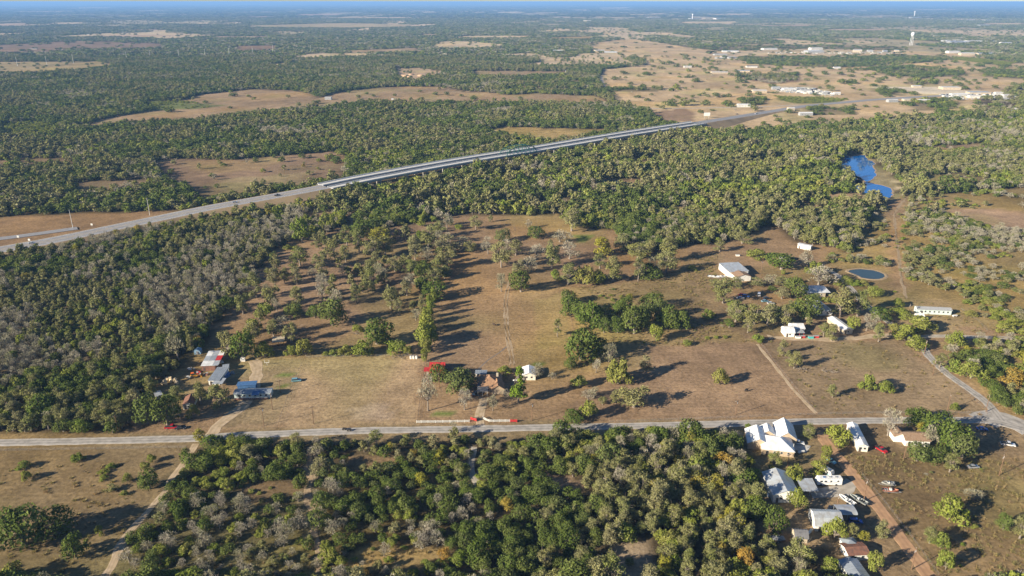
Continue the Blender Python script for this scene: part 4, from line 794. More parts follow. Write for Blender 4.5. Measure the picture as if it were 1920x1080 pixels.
def pond(name, label, poly, m, z=.06):
    p = resample(np.vstack([poly, poly[:1]]), 4)[:-1]; cc = poly.mean(0); p = cc + (p - cc) * (1 + (vnoise(p[:, 0], p[:, 1], 11, 71)[:, None] - .5) * .34 + (vnoise(p[:, 0], p[:, 1], 4, 72)[:, None] - .5) * .12); V = [(a, b, z) for a, b in p]; c = poly.mean(0); V.append((*c, z)); n = len(p)
    o = link(name, mesh_from(name, V, [(i, (i + 1) % n, n) for i in range(n)], (m,))); tag(o, label, None, None, 'structure')
    # bare muddy rim
    q = c + (p - c) * 1.0; e = (p - c); e /= np.linalg.norm(e, axis=1)[:, None]; V2 = [(a, b, .10) for a, b in p - e * .6] + [(a, b, .25) for a, b in p + e * .9] + [(a, b, .0) for a, b in p + e * 1.8]
    F2 = []
    for i in range(n):
        j = (i + 1) % n; F2 += [(i, j, n + j, n + i), (n + i, n + j, 2 * n + j, 2 * n + i)]
    me = mesh_from('bank', V2, F2, (M_TRK,)); set_attr(me, 'across', [1] * len(V2)); tag(link('bank', me), 'bare earth rim of the ' + label, None, None, 'structure')
pond('river', 'deep blue river pool between the woods', WATER[0], mw); pond('river', 'lower blue river reach over the gravel bar', WATER[1], mw); pond('river', 'narrow riffle joining the two river pools', WATER[4], mw); pond('river', 'green river bend glimpsed among trees', WATER[2], mg_); pond('pond', 'dark farm pond beside the brush', WATER[3], mg_)

# ------------------------------------------------------------------ highway and bridges
def hw_slice(x0, x1):
    q = resample(HWP, 12); px = np.array([to_px(a, b, c)[0] for a, b, c in q]); return q[(px >= x0) & (px <= x1)]
def banked(name, label, p, w, off=0):
    """paved roadway on an earth embankment"""
    n = normals2(p); V, F = [], []
    for i in range(len(p)):
        z = p[i, 2]; s = w / 2; t = s + 3 + z * 2.2
        for u, zz in ((-t, 0), (-s - 2, z - .15), (s + 2, z - .15), (t, 0)): V.append((*(p[i, :2] + n[i] * (u + off)), zz - (.05 if abs(u) == t else 0)))
    for i in range(len(p) - 1):
        for k in range(3): a = i * 4 + k; F.append((a + 1, a, a + 4, a + 5))
    me = mesh_from('embankment', V, F, (mat('embankment_grass', (0.30, 0.22, 0.125), .95, 0, .15, .05),)); tag(link('embankment', me), 'dry grass embankment under the highway', None, None, 'structure')
    return ribbon(name, label, p, w, M_HWAY, 0, 0, off=off, step=60)
pw = hw_slice(-600, 612); banked('highway', 'wide grey highway climbing to the bridge', pw, 18)
pe = hw_slice(1300, 2000); banked('highway', 'highway running on to the far town', pe, 17)
def stripes(p, off, w, m, name, dash=0):
    q = resample(p, 6); n = normals2(q); V, F = [], []
    for i in range(len(q) - 1):
        if dash and i % 3: continue
        o = len(V)
        for j, u in ((i, -w), (i, w), (i + 1, w), (i + 1, -w)): V.append((*(q[j, :2] + n[j] * (u + off)), q[j, 2] + .03))
        F.append((o, o + 1, o + 2, o + 3))
    tag(link(name, mesh_from(name, V, F, (m,))), None, None, None, 'structure')
M_LW = mat('road_paint_white', (0.8, 0.8, 0.78), .8); M_LY = mat('road_paint_yellow', (0.72, 0.50, 0.12), .8)
for of in (-8.5, 8.5): stripes(pw, of, .14, M_LW, 'edge_line')
for of in (-4.4, 4.4): stripes(pw, of, .10, M_LW, 'lane_line', 1)
for of in (-1.7, 1.7): stripes(pw, of, .14, M_LY, 'centre_line')
ribbon('highway_ramp', 'ramp leaving the highway on the far left', PP([(-300, 476), (-100, 457), (0, 448), (70, 439), (145, 428.5)]), 8, M_HWAY, .6, 0)
M_RAILC = mat('pale_bridge_rail', (0.72, 0.71, 0.68), .8, 0, .05)
M_CONCD = road_mat('pale_bridge_concrete', (0.58, 0.57, 0.55), (0.50, 0.49, 0.47))
def deck(label, off, x0, x1, group):
    p = hw_slice(x0, x1); n = normals2(p); c = p.copy(); c[:, :2] += n * off; base = c[len(c) // 2]
    r = thing('highway_bridge', label, 'bridge', (base[0], base[1], 0)); bx, by = base[0], base[1]
    def strip(name, u0, u1, z0, z1, m):
        V, F = [], []
        for i in range(len(c)):
            for u, z in ((u0, z0), (u1, z0), (u1, z1), (u0, z1)): V.append((c[i, 0] + n[i, 0] * u - bx, c[i, 1] + n[i, 1] * u - by, c[i, 2] + z))
        for i in range(len(c) - 1):
            for k in range(4): a = i * 4 + k; b = i * 4 + (k + 1) % 4; F.append((a, b, b + 4, a + 4))
        F += [(0, 3, 2, 1), tuple(len(V) - 4 + k for k in (0, 1, 2, 3))]
        me = mesh_from(name, V, F, (m,)); set_attr(me, 'across', [1] * len(V)); return link(name, me, r)
    strip('deck', -5.0, 5.0, -.35, 0, M_CONCD); strip('girder', -4.4, -3.6, -1.9, -.36, M_GREY); strip('girder', 3.6, 4.4, -1.9, -.36, M_GREY); strip('girder', -.4, .4, -1.9, -.36, M_GREY)
    strip('parapet', -5.15, -4.8, 0.002, 1.0, M_RAILC); strip('parapet', 4.8, 5.15, 0.002, 1.0, M_RAILC)
    L = 0
    for i in range(1, len(c)):
        L += np.linalg.norm(c[i, :2] - c[i - 1, :2])
        if L > 24:
            L = 0; z = c[i, 2] - 1.92; pr = MB(); a, b = n[i] * 4.6, n[i] * -4.6; t = np.array((n[i, 1], -n[i, 0])) * .55
            q = [c[i, :2] + a + t - (bx, by), c[i, :2] + a - t - (bx, by), c[i, :2] + b - t - (bx, by), c[i, :2] + b + t - (bx, by)]
            pr.slab([(v[0], v[1], z) for v in q][::-1], 1.0)
            for u in (-3.4, 0, 3.4): s = c[i, :2] + n[i] * u - (bx, by); pr.rod((*s, -.3), (*s, z - .9), .5, 8)
            pr.build('pier', M_CONC, r)
    return r, c
_, cfar = deck('pale far carriageway bridge crossing the river woods', 9.2, 606, 1312, 'b')
_, cnear = deck('nearer carriageway bridge on concrete piers', -9.2, 606, 1312, 'b')
# green through-truss over the river channel
tp = cnear; pxs = np.array([to_px(a, b, c)[0] for a, b, c in tp]); i0 = int(np.argmin(abs(pxs - 942))); i1 = int(np.argmin(abs(pxs - 1004)))
A0, A1 = tp[i0], tp[i1]; Lt = np.linalg.norm(A1[:2] - A0[:2]); tz = math.atan2(A1[1] - A0[1], A1[0] - A0[0])
r = thing('truss_bridge', 'dark green steel truss arching over the river bridge', 'bridge', (A0[0], A0[1], A0[2]), tz)
npan = 8; hgt = lambda i: 0 if i in (0, npan) else 5.5 + 4.5 * math.sin(math.pi * i / npan)
for sy in (-6.6, 6.6):
    m = MB(); step = Lt / npan
    for i in range(npan):
        m.rod((i * step, sy, 0), ((i + 1) * step, sy, 0), .4, 4); m.rod((i * step, sy, hgt(i)), ((i + 1) * step, sy, hgt(i + 1)), .5, 4)
        if 0 < i: m.rod((i * step, sy, 0), (i * step, sy, hgt(i)), .32, 4)
        if 0 < i < npan - 1: (m.rod((i * step, sy, hgt(i)), ((i + 1) * step, sy, 0), .16, 4) if i < npan / 2 else m.rod((i * step, sy, 0), ((i + 1) * step, sy, hgt(i + 1)), .16, 4))
    m.build('side_truss', M_STEEL, r)
for i in range(1, npan): MB().rod((i * Lt / npan, -6.6, hgt(i)), (i * Lt / npan, 6.6, hgt(i)), .2, 4).build('cross_brace', M_STEEL, r)

# ------------------------------------------------------------------ vehicles
def car_mat(n, c): return mat('car_paint_' + n, c, .25, .3, .03, .5, None, .6)
M_TYRE = M_DARK; M_CHROME = mat('wheel_metal', (0.55, 0.55, 0.56), .3, .6, .05)
def wheels(r, xs, w, rad=.34, off=.02):
    for x in xs:
        for s in (-1, 1):
            o = MB().rod((x, s * (w / 2 - .2), rad), (x, s * (w / 2 + off), rad), rad, 12).build('wheel', M_TYRE, r); MB().rod((x, s * (w / 2 + off - .05), rad), (x, s * (w / 2 + off + .015), rad), rad * .55, 8).build('rim', M_CHROME, o)
def car(kind, label, px, py, ang, m, group=None, cat=None):
    x, y = P(px, py); r = thing({'pickup': 'pickup_truck', 'sedan': 'parked_car', 'suv': 'parked_suv', 'van': 'parked_van'}[kind], label, cat or {'pickup': 'pickup', 'sedan': 'car', 'suv': 'suv', 'van': 'van'}[kind], (x, y, 0), ang, group)
    L, W = {'pickup': (5.7, 1.95), 'sedan': (4.7, 1.8), 'suv': (4.8, 1.9), 'van': (5.6, 2.0)}[kind]; h = L / 2; b = MB()
    if kind == 'pickup':
        b.prism([(-h, .45), (-h, 1.05), (-.45, 1.10), (-.45, 1.05), (1.35, 1.08), (h - .1, .98), (h, .75), (h, .42)], -W / 2, W / 2, 0)
        cab = [(-.45, 1.09), (-.30, 1.80), (.75, 1.82), (1.45, 1.09)]
        MB().box(-h + .1, -W / 2 + .12, 1.09, -.55, W / 2 - .12, 1.115).build('cargo_bed', M_DARK, r)
    elif kind == 'sedan':
        b.prism([(-h, .40), (-h, .85), (-1.4, .97), (1.0, .97), (h - .15, .80), (h, .60), (h, .36)], -W / 2, W / 2, 0); cab = [(-1.75, .95), (-1.05, 1.42), (.35, 1.44), (1.15, .95)]
    elif kind == 'suv':
        b.prism([(-h, .45), (-h, 1.0), (-1.4, 1.08), (1.1, 1.08), (h - .1, .92), (h, .70), (h, .42)], -W / 2, W / 2, 0); cab = [(-2.3, 1.05), (-2.05, 1.70), (.45, 1.74), (1.25, 1.05)]
    else:
        b.prism([(-h, .45), (-h, 1.1), (1.7, 1.15), (h - .1, .95), (h, .70), (h, .42)], -W / 2, W / 2, 0); cab = [(-h + .05, 1.08), (-h + .15, 2.05), (1.0, 2.08), (1.9, 1.08)]
    b.build('body', m, r); ins = .16
    c = MB(); n = len(cab); V = [(a, -W / 2 + (ins if z > 1.2 else .04), z) for a, z in cab] + [(a, W / 2 - (ins if z > 1.2 else .04), z) for a, z in cab]
    c.add(V, [tuple(range(n)), tuple(range(2 * n - 1, n - 1, -1))] + [(i, i + n, (i + 1) % n + n, (i + 1) % n) for i in range(n)]); c.build('window_band', M_GLASS, r)
    a0, a1 = cab[1], cab[2]; MB().slab([(a0[0] - .06, -W / 2 + ins - .02, a0[1] + .06), (a1[0] + .06, -W / 2 + ins - .02, a1[1] + .06), (a1[0] + .06, W / 2 - ins + .02, a1[1] + .06), (a0[0] - .06, W / 2 - ins + .02, a0[1] + .06)], .05).build('cab_roof', m, r)
    for s in (-1, 1):
        MB().box(h - .06, s * W * .36 - .16, .62, h + .01, s * W * .36 + .16, .78).build('headlight', M_TRIMW, r); MB().box(-h - .01, s * W * .38 - .1, .65, -h + .05, s * W * .38 + .1, .85).build('tail_light', M_RED, r)
    wheels(r, (-h * .62, h * .64), W); return r
CW, CD, CR, CB, CS, CT = car_mat('white', (0.75, 0.76, 0.78)), car_mat('black', (0.03, 0.035, 0.045)), car_mat('red', (0.5, 0.02, 0.03)), car_mat('blue', (0.03, 0.10, 0.38)), car_mat('silver', (0.42, 0.44, 0.47)), car_mat('teal', (0.22, 0.46, 0.55))
R_ = math.radians
car('pickup', 'white pickup on the concrete drive of the white-roofed house', 1495, 832, R_(-12), CW)
car('suv', 'dark suv under trees left of the white-roofed house', 1366, 823, R_(-5), CD); car('sedan', 'pale blue car half hidden behind a small green tree', 1557, 866, R_(-60), CT)
car('pickup', 'red pickup with open black bed in tall grass', 1651, 845, R_(-62), CR); car('suv', 'bright blue car parked beneath the arched carport', 1604, 980, R_(-8), CB)
car('sedan', 'dark car in shade beside the arched carport', 1556, 957, R_(55), CD); car('sedan', 'dark blue car in the oak shade by the junction', 1841, 806, R_(-12), CB); car('sedan', 'silver car in shadow behind the oak grove', 1824, 877, R_(5), CS)
car('pickup', 'white wrecked truck on the grass at right edge', 1889, 835, R_(-20), CW); car('pickup', 'red pickup parked under dark oaks by the road', 322, 803, R_(5), CR); car('sedan', 'black car beside the red pickup by the road', 339, 804, R_(10), CD)
car('suv', 'teal and black car on the mown left field', 556, 715, R_(10), CT); car('van', 'dark van in shade of the tree paddock', 520, 597, R_(80), CD); car('sedan', 'silver car at the edge of the west woods', 471, 608, R_(-10), CS)
car('suv', 'dark suv parked on the farmhouse lawn by carport', 891, 740, R_(70), CD)
for lb, x, y, a, m, k in (('white car in the shaded ranch car row', 1388, 560, 5, CW, 'sedan'), ('red car in the shaded ranch car row', 1391, 554, 12, CR, 'sedan'), ('blue car behind the ranch tree line', 1398, 557, -10, CB, 'suv'), ('teal sedan nearest the ranch dirt yard', 1434, 566, 15, CT, 'sedan'), ('dark suv beyond the teal sedan', 1437, 561, 20, CD, 'suv'), ('white car alone at the ranch yard edge', 1445, 570, -5, CW, 'sedan'), ('white van in the middle of the shaded ranch yard', 1423, 554, 70, CW, 'van'), ('dark blue car under trees by the pyramid roof', 1493, 572, 70, CB, 'sedan')):
    car(k, lb, x, y, R_(a), m, 'cars at the ranch houses')
car('sedan', 'small dark car driving on the far bridge approach', 1382, 219.5, R_(20), CD).location.z = 4.2

for lb, px, py, z in (('white car heading up the highway in the far lane', 440, 380, 5.8), ('dark pickup on the highway before the bridge', 520, 367, 7.0), ('silver car low on the highway near the ramp', 60, 457, 1.5), ('white truck on the eastern highway past bridge', 1418, 213.5, 2.6)):
    x, y = P(px, py, z); o = car('pickup' if 'truck' in lb or 'pickup' in lb else 'sedan', lb, 960, 800, R_(28), CD if 'dark' in lb else CW, 'vehicles on the highway', 'vehicle'); o.location = (x, y, z)
def boat(label, px, py, ang, m, L=6.0, cover=None, trailer=True):
    x, y = P(px, py); r = thing('motor_boat', label, 'boat', (x, y, 0), ang); n = 9; V, F = [], []
    for i in range(n):
        t = i / (n - 1); w = 1.15 * (1 - max(0, (t - .45) / .55) ** 2.2) + .02; xx = -L / 2 + L * t; zk = .55 + .35 * max(0, t - .6) ** 1.3; zt = 1.25 + .3 * t
        V += [(xx, -w, zt), (xx, -w * .75, zk + .2), (xx, 0, zk), (xx, w * .75, zk + .2), (xx, w, zt), (xx, w * .82, zt), (xx, w * .7, zk + .42), (xx, -w * .7, zk + .42), (xx, -w * .82, zt)]
    for i in range(n - 1):
        for k in range(9): a, b = i * 9 + k, i * 9 + (k + 1) % 9; F.append((a, b, b + 9, a + 9))
    F += [tuple(range(8, -1, -1)), tuple(range((n - 1) * 9, n * 9))]
    link('hull', mesh_from('hull', V, F, (m,)), r)
    MB().box(-.4, -.5, 1.0, .35, .5, 1.75).build('console', M_TRIMW, r); MB().box(.36, -.5, 1.45, .42, .5, 2.0).build('windscreen', M_GLASS, r)
    for xx in (-1.4, -2.2): MB().box(xx, -.7, 1.0, xx + .35, .7, 1.35).build('seat', cover or M_GREY, r)
    MB().box(-L / 2 - .45, -.2, .7, -L / 2, .2, 1.75).build('outboard_motor', M_DARK, r)
    if trailer:
        t = MB(); t.rod((-L / 2 + .3, -.7, .5), (L / 2 - .5, -.7, .5), .06); t.rod((-L / 2 + .3, .7, .5), (L / 2 - .5, .7, .5), .06); t.rod((L / 2 - .5, -.7, .5), (L / 2 + 1.2, 0, .5), .06); t.rod((L / 2 - .5, .7, .5), (L / 2 + 1.2, 0, .5), .06); t.rod((-1, -1, .45), (-1, 1, .45), .06)
        tr_ = t.build('trailer_frame', M_GREY, r)
        for s in (-1, 1): MB().rod((-1, s * 1.0, .35), (-1, s * 1.22, .35), .35, 12).build('wheel', M_DARK, r)
    return r
boat('white speedboat on trailer beside the dirt lane', 1587, 941, R_(120), mat('boat_white', (0.75, 0.76, 0.76), .3), 7.0)
boat('grey aluminium boat next to the white speedboat', 1609, 940, R_(125), mat('boat_grey', (0.25, 0.27, 0.26), .5), 7.2, M_DARK)
boat('old grey boat abandoned in the tall grass', 1665, 910, R_(170), mat('boat_old', (0.30, 0.30, 0.28), .8), 5.2)
boat('faded red boat lying in the tall grass', 1669, 923, R_(-10), mat('boat_red', (0.42, 0.17, 0.11), .8), 5.8)
boat('white boat by the north-east metal barn', 1338, 521, R_(-20), mat('boat_white', (0.75, 0.76, 0.76), .3), 8.0); boat('second white boat nearer the metal barn', 1352, 521, R_(0), mat('boat_white', (0.75, 0.76, 0.76), .3), 7.0)

# motorhome
x, y = P(1531, 911); xb, yb = P(1578, 911); L = math.hypot(xb - x, yb - y); r = thing('motorhome', 'long white motorhome with dark swoosh stripes in gravel yard', 'motorhome', (x, y, 0), math.atan2(yb - y, xb - x))
MB().prism([(0.15, .5), (0, 1.4), (.45, 2.95), (.9, 3.25), (L, 3.25), (L, .45)], 0, 2.55).build('body', mat('motorhome_white', (0.80, 0.80, 0.79), .35), r)
MB().prism([(.05, 1.55), (.40, 2.75), (.46, 2.75), (.12, 1.55)], .15, 2.4).build('windscreen', M_GLASS, r)
for a, b in ((1.2, 2.2), (2.9, 3.9), (5.2, 5.9), (8.0, 8.6)): f = MB().box(a, -.03, 1.75, b, .02, 2.45).build('window', M_DARK, r); MB().box(a + .06, -.05, 1.81, b - .06, -.032, 2.39).build('pane', M_GLASS, f)
for k, (a, b, z) in enumerate(((2.2, 5.4, 1.30), (4.6, 7.6, 1.05), (6.4, 9.2, 1.6))):
    MB().add([(a, -.012, z), (b, -.012, z + .38), (b, -.012, z + .48), (a + .6, -.012, z + .12), (a, 0.0, z), (b, 0.0, z + .38), (b, 0.0, z + .48), (a + .6, 0.0, z + .12)], [(0, 1, 2, 3), (7, 6, 5, 4), (0, 4, 5, 1), (1, 5, 6, 2), (2, 6, 7, 3), (3, 7, 4, 0)]).build('swoosh_stripe', M_DARK, r)
for a in (2.6, 4.9, 7.3): MB().box(a, .8, 3.25, a + .9, 1.6, 3.5).build('roof_unit', M_BLUE if a < 3 else M_GREY, r)
for a in (1.7, L - 2.2):
    for yy in (0, 2.3): MB().rod((a, yy - .03, .45), (a, yy + .27, .45), .45, 12).build('wheel', M_DARK, r)

# ------------------------------------------------------------------ near buildings
# big white-roofed house
r = roofed('ranch_house', 'large white-roofed house with crossing gables south of road', 'house', (1428, 852), (1488, 858), 11.5, 2.8, 'hip', 3.0, M_WHITE, M_BRICK, win=4)
wing(r, -5.5, 3.5, 3.5, 15, 2.9, 2.4, 'y', M_WHITE, M_BRICK); wing(r, 7.5, 10, 15.5, 22.5, 3.0, 2.9, 'y', M_WHITE, M_BRICK); wing(r, .8, 12, 6.8, 18.2, 2.9, 1.9, 'y', M_WHITE, M_BRICK)
MB().rod((13, 3, 3.5), (13, 3, 5.0), .18, 8).build('vent_pipe', M_GREY, r)
r = roofed('metal_workshop', 'white metal workshop with blue-grey gable roof', 'workshop', (1448, 942), (1497, 943), 14.5, 3.6, 'gable_y', 2.0, M_GALV, M_WALLW, win=2)
roofed('lean_to', 'open lean-to shed joined beside the white workshop', 'shed', (1504, 930), (1531, 930), 6.5, 2.4, 'shed', .9, M_GALV, M_GREY, open_front=True)
roofed('gambrel_house', 'white house under a blue-grey gambrel roof', 'house', (1528, 996), (1578, 998), 8.5, 2.6, 'gambrel_x', 2.9, M_GALV, M_WALLW, win=3)
roofed('carport', 'arched metal carport beside the gambrel house', 'carport', (1572, 975), (1604, 975), 5.2, 2.6, 'arch', .9, M_GALV, M_GREY, ribs=False)
roofed('mobile_home', 'long narrow white house with blue-shaded roof by road', 'house', (1607, 846), (1626, 847.6), 18, 2.8, 'gable_y', .9, M_WHITE, mat('cream_siding', (0.72, 0.68, 0.58), .8), win=2)
r = roofed('cottage', 'white house with brown roof beneath the oaks', 'house', (1696, 836), (1742, 838), 7.5, 2.9, 'gable_x', 1.6, M_SHIN, M_WALLW, win=4); wing(r, -3.5, 3, 2.5, 9.5, 2.8, 1.5, 'y', M_SHIN, M_WALLW)
roofed('barn_shed', 'small cream barn-shaped shed near the junk trailer', 'shed', (1490, 1018), (1513, 1019), 4.2, 2.3, 'gambrel_x', 1.8, M_GRSH, M_TAN, win=1)
r = roofed('trailer_house', 'rust-red and blue-roofed trailer at the bottom edge', 'house', (1590, 1052), (1628, 1050), 6, 2.5, 'gable_x', .8, M_RUST, M_WALLW, win=2)
roofed('trailer_house', 'blue metal-roofed trailer cut by the bottom edge', 'house', (1596, 1098), (1630, 1096), 9, 2.5, 'gable_y', .8, M_BLUEROOF, M_WALLW, win=2); roofed('pump_house', 'small pale-roofed shed behind the rust-red trailer', 'shed', (1586, 1036), (1610, 1034), 4.5, 2.3, 'hip', 1.0, M_BLUEROOF, M_WALLW, win=1)
# junk trailer
x, y = P(1441, 1019); r = thing('flatbed_trailer', 'flatbed trailer heaped with grey boards and scrap', 'trailer', (x, y, 0), .05)
MB().box(0, 0, .7, 6.2, 2.6, .9).build('bed', M_WOOD, r); [MB().box(.2 + i * 1.5, .1 + .2 * (i % 2), .9, 1.6 + i * 1.5, 2.3, 1.3 + .2 * (i % 3)).build('board_stack', M_GREY, r) for i in range(4)]; wheels(r, (2.4, 3.6), 2.6, .38)
for o in [c for c in r.children if c.name.startswith('wheel')]: o.location.y = 1.3
x, y = P(1431, 1016); r = thing('cement_mixer', 'orange cement mixer beside the junk trailer', 'mixer', (x, y, 0)); MB().ball((0, 0, 1.2), .9, 10, 6).build('drum', M_ORNG, r); MB().rod((.4, 0, 1.6), (1.1, 0, 2.2), .4, 8).build('mouth', M_ORNG, r); f = MB(); [f.rod((a, b, 0), (a * .4, b * .4, 1.0), .06) for a in (-.8, .8) for b in (-.6, .6)]; f.build('frame', M_GREY, r)
x, y = P(1548, 888); r = thing('camper_trailer', 'white and teal camper trailer behind grey-green tree', 'camper', (x, y, 0), R_(-55)); MB().prism([(-3, .6), (-3.1, 1.8), (-2.5, 2.7), (2.6, 2.75), (3.1, 1.6), (2.9, .6)], -1.15, 1.15).build('body', M_WALLW, r); MB().box(-2.9, -1.18, .75, 2.8, -1.152, 1.1).build('stripe', M_TEAL, r); wheels(r, (-.4, .5), 2.3, .34); [MB().box(a, -1.19, 1.5, a + .9, -1.152, 2.1).build('window', M_GLASS, r) for a in (-2.2, .9)]

# farmhouse
r = roofed('farmhouse', 'farmhouse with orange-brown hip roof and front gable', 'house', (897, 737), (943, 735), 13.5, 2.8, 'hip', 3.0, M_ORSH, M_BRICK, win=4); wing(r, 6.5, -2.0, 12.6, 5.0, 2.8, 2.1, 'y', M_ORSH, M_BRICK)
MB().box(9.4, 7.3, 4.8, 10.4, 8.2, 6.6).build('chimney', M_STONE, r)
roofed('carport', 'grey-roofed carport on white posts before the farmhouse', 'carport', (896, 743), (914, 743), 6.5, 2.7, 'shed', .7, M_GRSH, M_TRIMW, open_front=True, ribs=False)
roofed('storage_shed', 'low pale blue-roofed shed behind the farmhouse', 'shed', (892, 708), (912, 708), 3.0, 2.2, 'shed', .4, M_BLUEROOF, M_WALLW, win=0)
r = roofed('barn', 'bright red barn with maroon back roof slope', 'barn', (806, 700), (833, 700), 7.5, 2.6, 'gable_x', 1.8, M_RED, M_RED, win=0)
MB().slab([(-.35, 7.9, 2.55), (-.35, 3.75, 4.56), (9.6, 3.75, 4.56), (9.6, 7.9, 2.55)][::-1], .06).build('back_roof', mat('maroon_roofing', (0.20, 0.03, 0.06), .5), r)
roofed('cattle_shelter', 'small open red-roofed shelter left of the barn', 'shelter', (796, 703), (807, 703), 3.2, 2.2, 'shed', .4, M_RED, M_WOOD, open_front=True, ribs=False)
roofed('shed', 'white shed behind the bright green pine', 'shed', (980, 713), (1004, 713), 8.5, 3.0, 'gable_y', 1.2, M_WHITE, mat('cream_siding', (0.72, 0.68, 0.58), .8), win=2)
# cattle pen
x, y = P(800, 716); r = thing('cattle_pen', 'small dark pen of rails below the red shelter', 'pen', (x, y, 0))
for k in range(9): MB().rod((-3 + k * .8, 0, 0), (-3 + k * .8, 0, 1.6), .09, 5).build('post', M_WOOD, r)
for z in (.5, 1.0, 1.5): MB().rod((-3, 0, z), (3.6, 0, z), .05, 4).build('rail', M_WOOD, r); MB().rod((-3, 0, z), (-3.2, 8, z), .05, 4).build('rail', M_WOOD, r)
for k, px in enumerate((771, 776, 781.5)):
    x, y = P(px, 672); r = thing('water_tank', ('left', 'middle', 'right')[k] + ' pale tank of three by the fence corner', 'tank', (x, y, 0), 0, 'pale tanks by the fence corner'); MB().rod((0, 0, 0), (0, 0, 1.5), .72, 12).build('tank_body', M_WALLW, r); MB().rod((0, 0, 1.5), (0, 0, 1.75), .72, 12, 0, .2).build('lid', M_GREY, r)

# left homestead
r = roofed('workshop_shed', 'patchwork shed of white, red and grey roof sheets', 'shed', (379, 696), (404, 695), 15, 3.0, 'shed', 1.2, M_GALV, M_RUST, ribs=False, win=0)
L_ = 8.3
pm = [M_WHITE, M_GALV, M_RED, M_GALV, M_RUST, M_WHITE, M_GREY, M_WHITE, M_RED]; r.children[0]
for i in range(3):
    for j in range(3):
        x0, x1 = -.3 + i * 3.0, -.3 + i * 3.0 + 2.92; y0, y1 = -.3 + j * 5.2, -.3 + j * 5.2 + 5.1; z = lambda yy: 3.0 + 1.2 * (yy + .35) / 15.7 + .22
        MB().slab([(x0, y0, z(y0)), (x1, y0, z(y0)), (x1, y1, z(y1)), (x0, y1, z(y1))], .06).build('roof_sheet', (M_WHITE, M_GALV, M_RUST, M_WHITE, M_BLUEROOF, M_RED, M_GALV, M_RED, M_WHITE)[(i * 3 + j + (j == 2)) % 9], r)
roofed('lean_to', 'grey lean-to right of the patchwork shed', 'shed', (406, 692), (420, 688), 7, 2.6, 'shed', .5, M_GALV, M_WOOD, open_front=True, ribs=False)
roofed('trailer_house', 'blue-white L-shaped roof amid the left homestead', 'house', (392, 722), (412, 722), 13, 2.6, 'shed', .6, M_BLUEROOF, M_WALLW, win=2); roofed('porch_roof', 'low pale porch roof hidden by grey trees', 'shed', (400, 727), (417, 727), 5, 2.2, 'shed', .3, M_GALV, M_GREY, open_front=True, ribs=False)
roofed('tool_shed', 'tiny white shed with pale blue roof beside the pool', 'shed', (419, 696), (429, 695), 3.5, 2.2, 'gable_x', .6, M_BLUEROOF, M_WALLW, win=1)
r = roofed('mobile_home', 'long mobile home with porch rails under blue canopy', 'house', (440, 748), (508, 746), 5, 2.7, 'gable_x', .7, M_BLUEROOF, M_PALE, win=6)
q_ = MB(); q_.slab([(9, -3, 3.4), (12.5, -3, 3.4), (12.5, 1, 3.6), (9, 1, 3.6)], .08); q_.build('porch_canopy', M_BLUE, r)
for i in range(18): MB().rod((.5 + i * .9, -1.6, .5), (.5 + i * .9, -1.6, 1.3), .04, 4).build('baluster', M_TRIMW, r)
MB().box(.3, -1.7, 1.3, 16.2, -1.55, 1.38).build('hand_rail', M_TRIMW, r); MB().box(.3, -1.7, .3, 16.2, -.02, .48).build('porch_deck', M_RUST, r)
roofed('canopy', 'flat bright blue canopy behind the mobile home', 'canopy', (446, 732), (480, 730), 3.5, 2.6, 'flat', .1, M_BLUE, M_BLUE, win=0, door=False)
roofed('hut', 'rusty brown-roofed hut near the road oaks', 'hut', (344, 768), (364, 766), 8, 2.5, 'gable_y', 1.1, M_RUST, M_WALLW, win=1); roofed('tool_shed', 'small grey shed behind the dark road oaks', 'shed', (294, 751), (305, 748), 4, 2.2, 'shed', .4, M_GALV, M_TAN, win=1)
x, y = P(421, 705); r = thing('swimming_pool', 'round above-ground pool with blue liner', 'pool', (x, y, 0)); MB().rod((0, 0, 0), (0, 0, 1.2), 2.9, 20).build('pool_wall', M_BLUE, r); MB().rod((0, 0, 1.2), (0, 0, 1.23), 2.75, 20).build('water', mw, r)
x, y = P(372, 662); r = thing('tarp_tent', 'pale blue tarp-covered box at the wood edge', 'tent', (x, y, 0), .1); MB().prism([(-1.7, 0), (-1.7, 2.2), (0, 3.0), (1.7, 2.2), (1.7, 0)], -1.6, 1.6).build('cover', mat('pale_blue_tarp', (0.30, 0.48, 0.66), .6), r); MB().box(-.6, -1.66, 0, .6, -1.61, 1.9).build('door_flap', M_GREY, r)
x, y = P(456, 677); r = thing('white_cabinet', 'white upright hutch at the edge of oak pair', 'hutch', (x, y, 0)); MB().box(-1.2, -.5, 0, 1.2, .5, 2.0).build('box', M_WALLW, r); MB().box(-.9, -.54, .5, -.1, -.502, 1.7).build('panel', M_GREY, r); MB().box(.1, -.54, .5, .9, -.502, 1.7).build('panel', M_GREY, r)
x, y = P(364, 708); r = thing('backhoe', 'orange and yellow tractor with loader', 'tractor', (x, y, 0), R_(20)); MB().prism([(-1.6, .8), (-1.6, 1.6), (.2, 1.7), (1.8, 1.4), (1.8, .8)], -.6, .6).build('body', M_YELL, r); MB().box(-1.2, -.7, 1.7, .1, .7, 2.7).build('cab', M_GLASS, r); MB().box(-1.3, -.78, 2.71, .2, .78, 2.85).build('cab_roof', M_ORNG, r); [MB().rod((-1.0, s * .7, .75), (-1.0, s * 1.1, .75), .75, 12).build('wheel', M_DARK, r) for s in (-1, 1)]; [MB().rod((1.3, s * .65, .45), (1.3, s * .9, .45), .45, 10).build('wheel', M_DARK, r) for s in (-1, 1)]; MB().rod((1.6, 0, 1.2), (3.2, 0, .7), .15, 5).build('loader_arm', M_ORNG, r); MB().prism([(3.1, .1), (3.1, 1.0), (3.9, .5), (3.9, .1)], -1, 1).build('bucket', M_YELL, r)
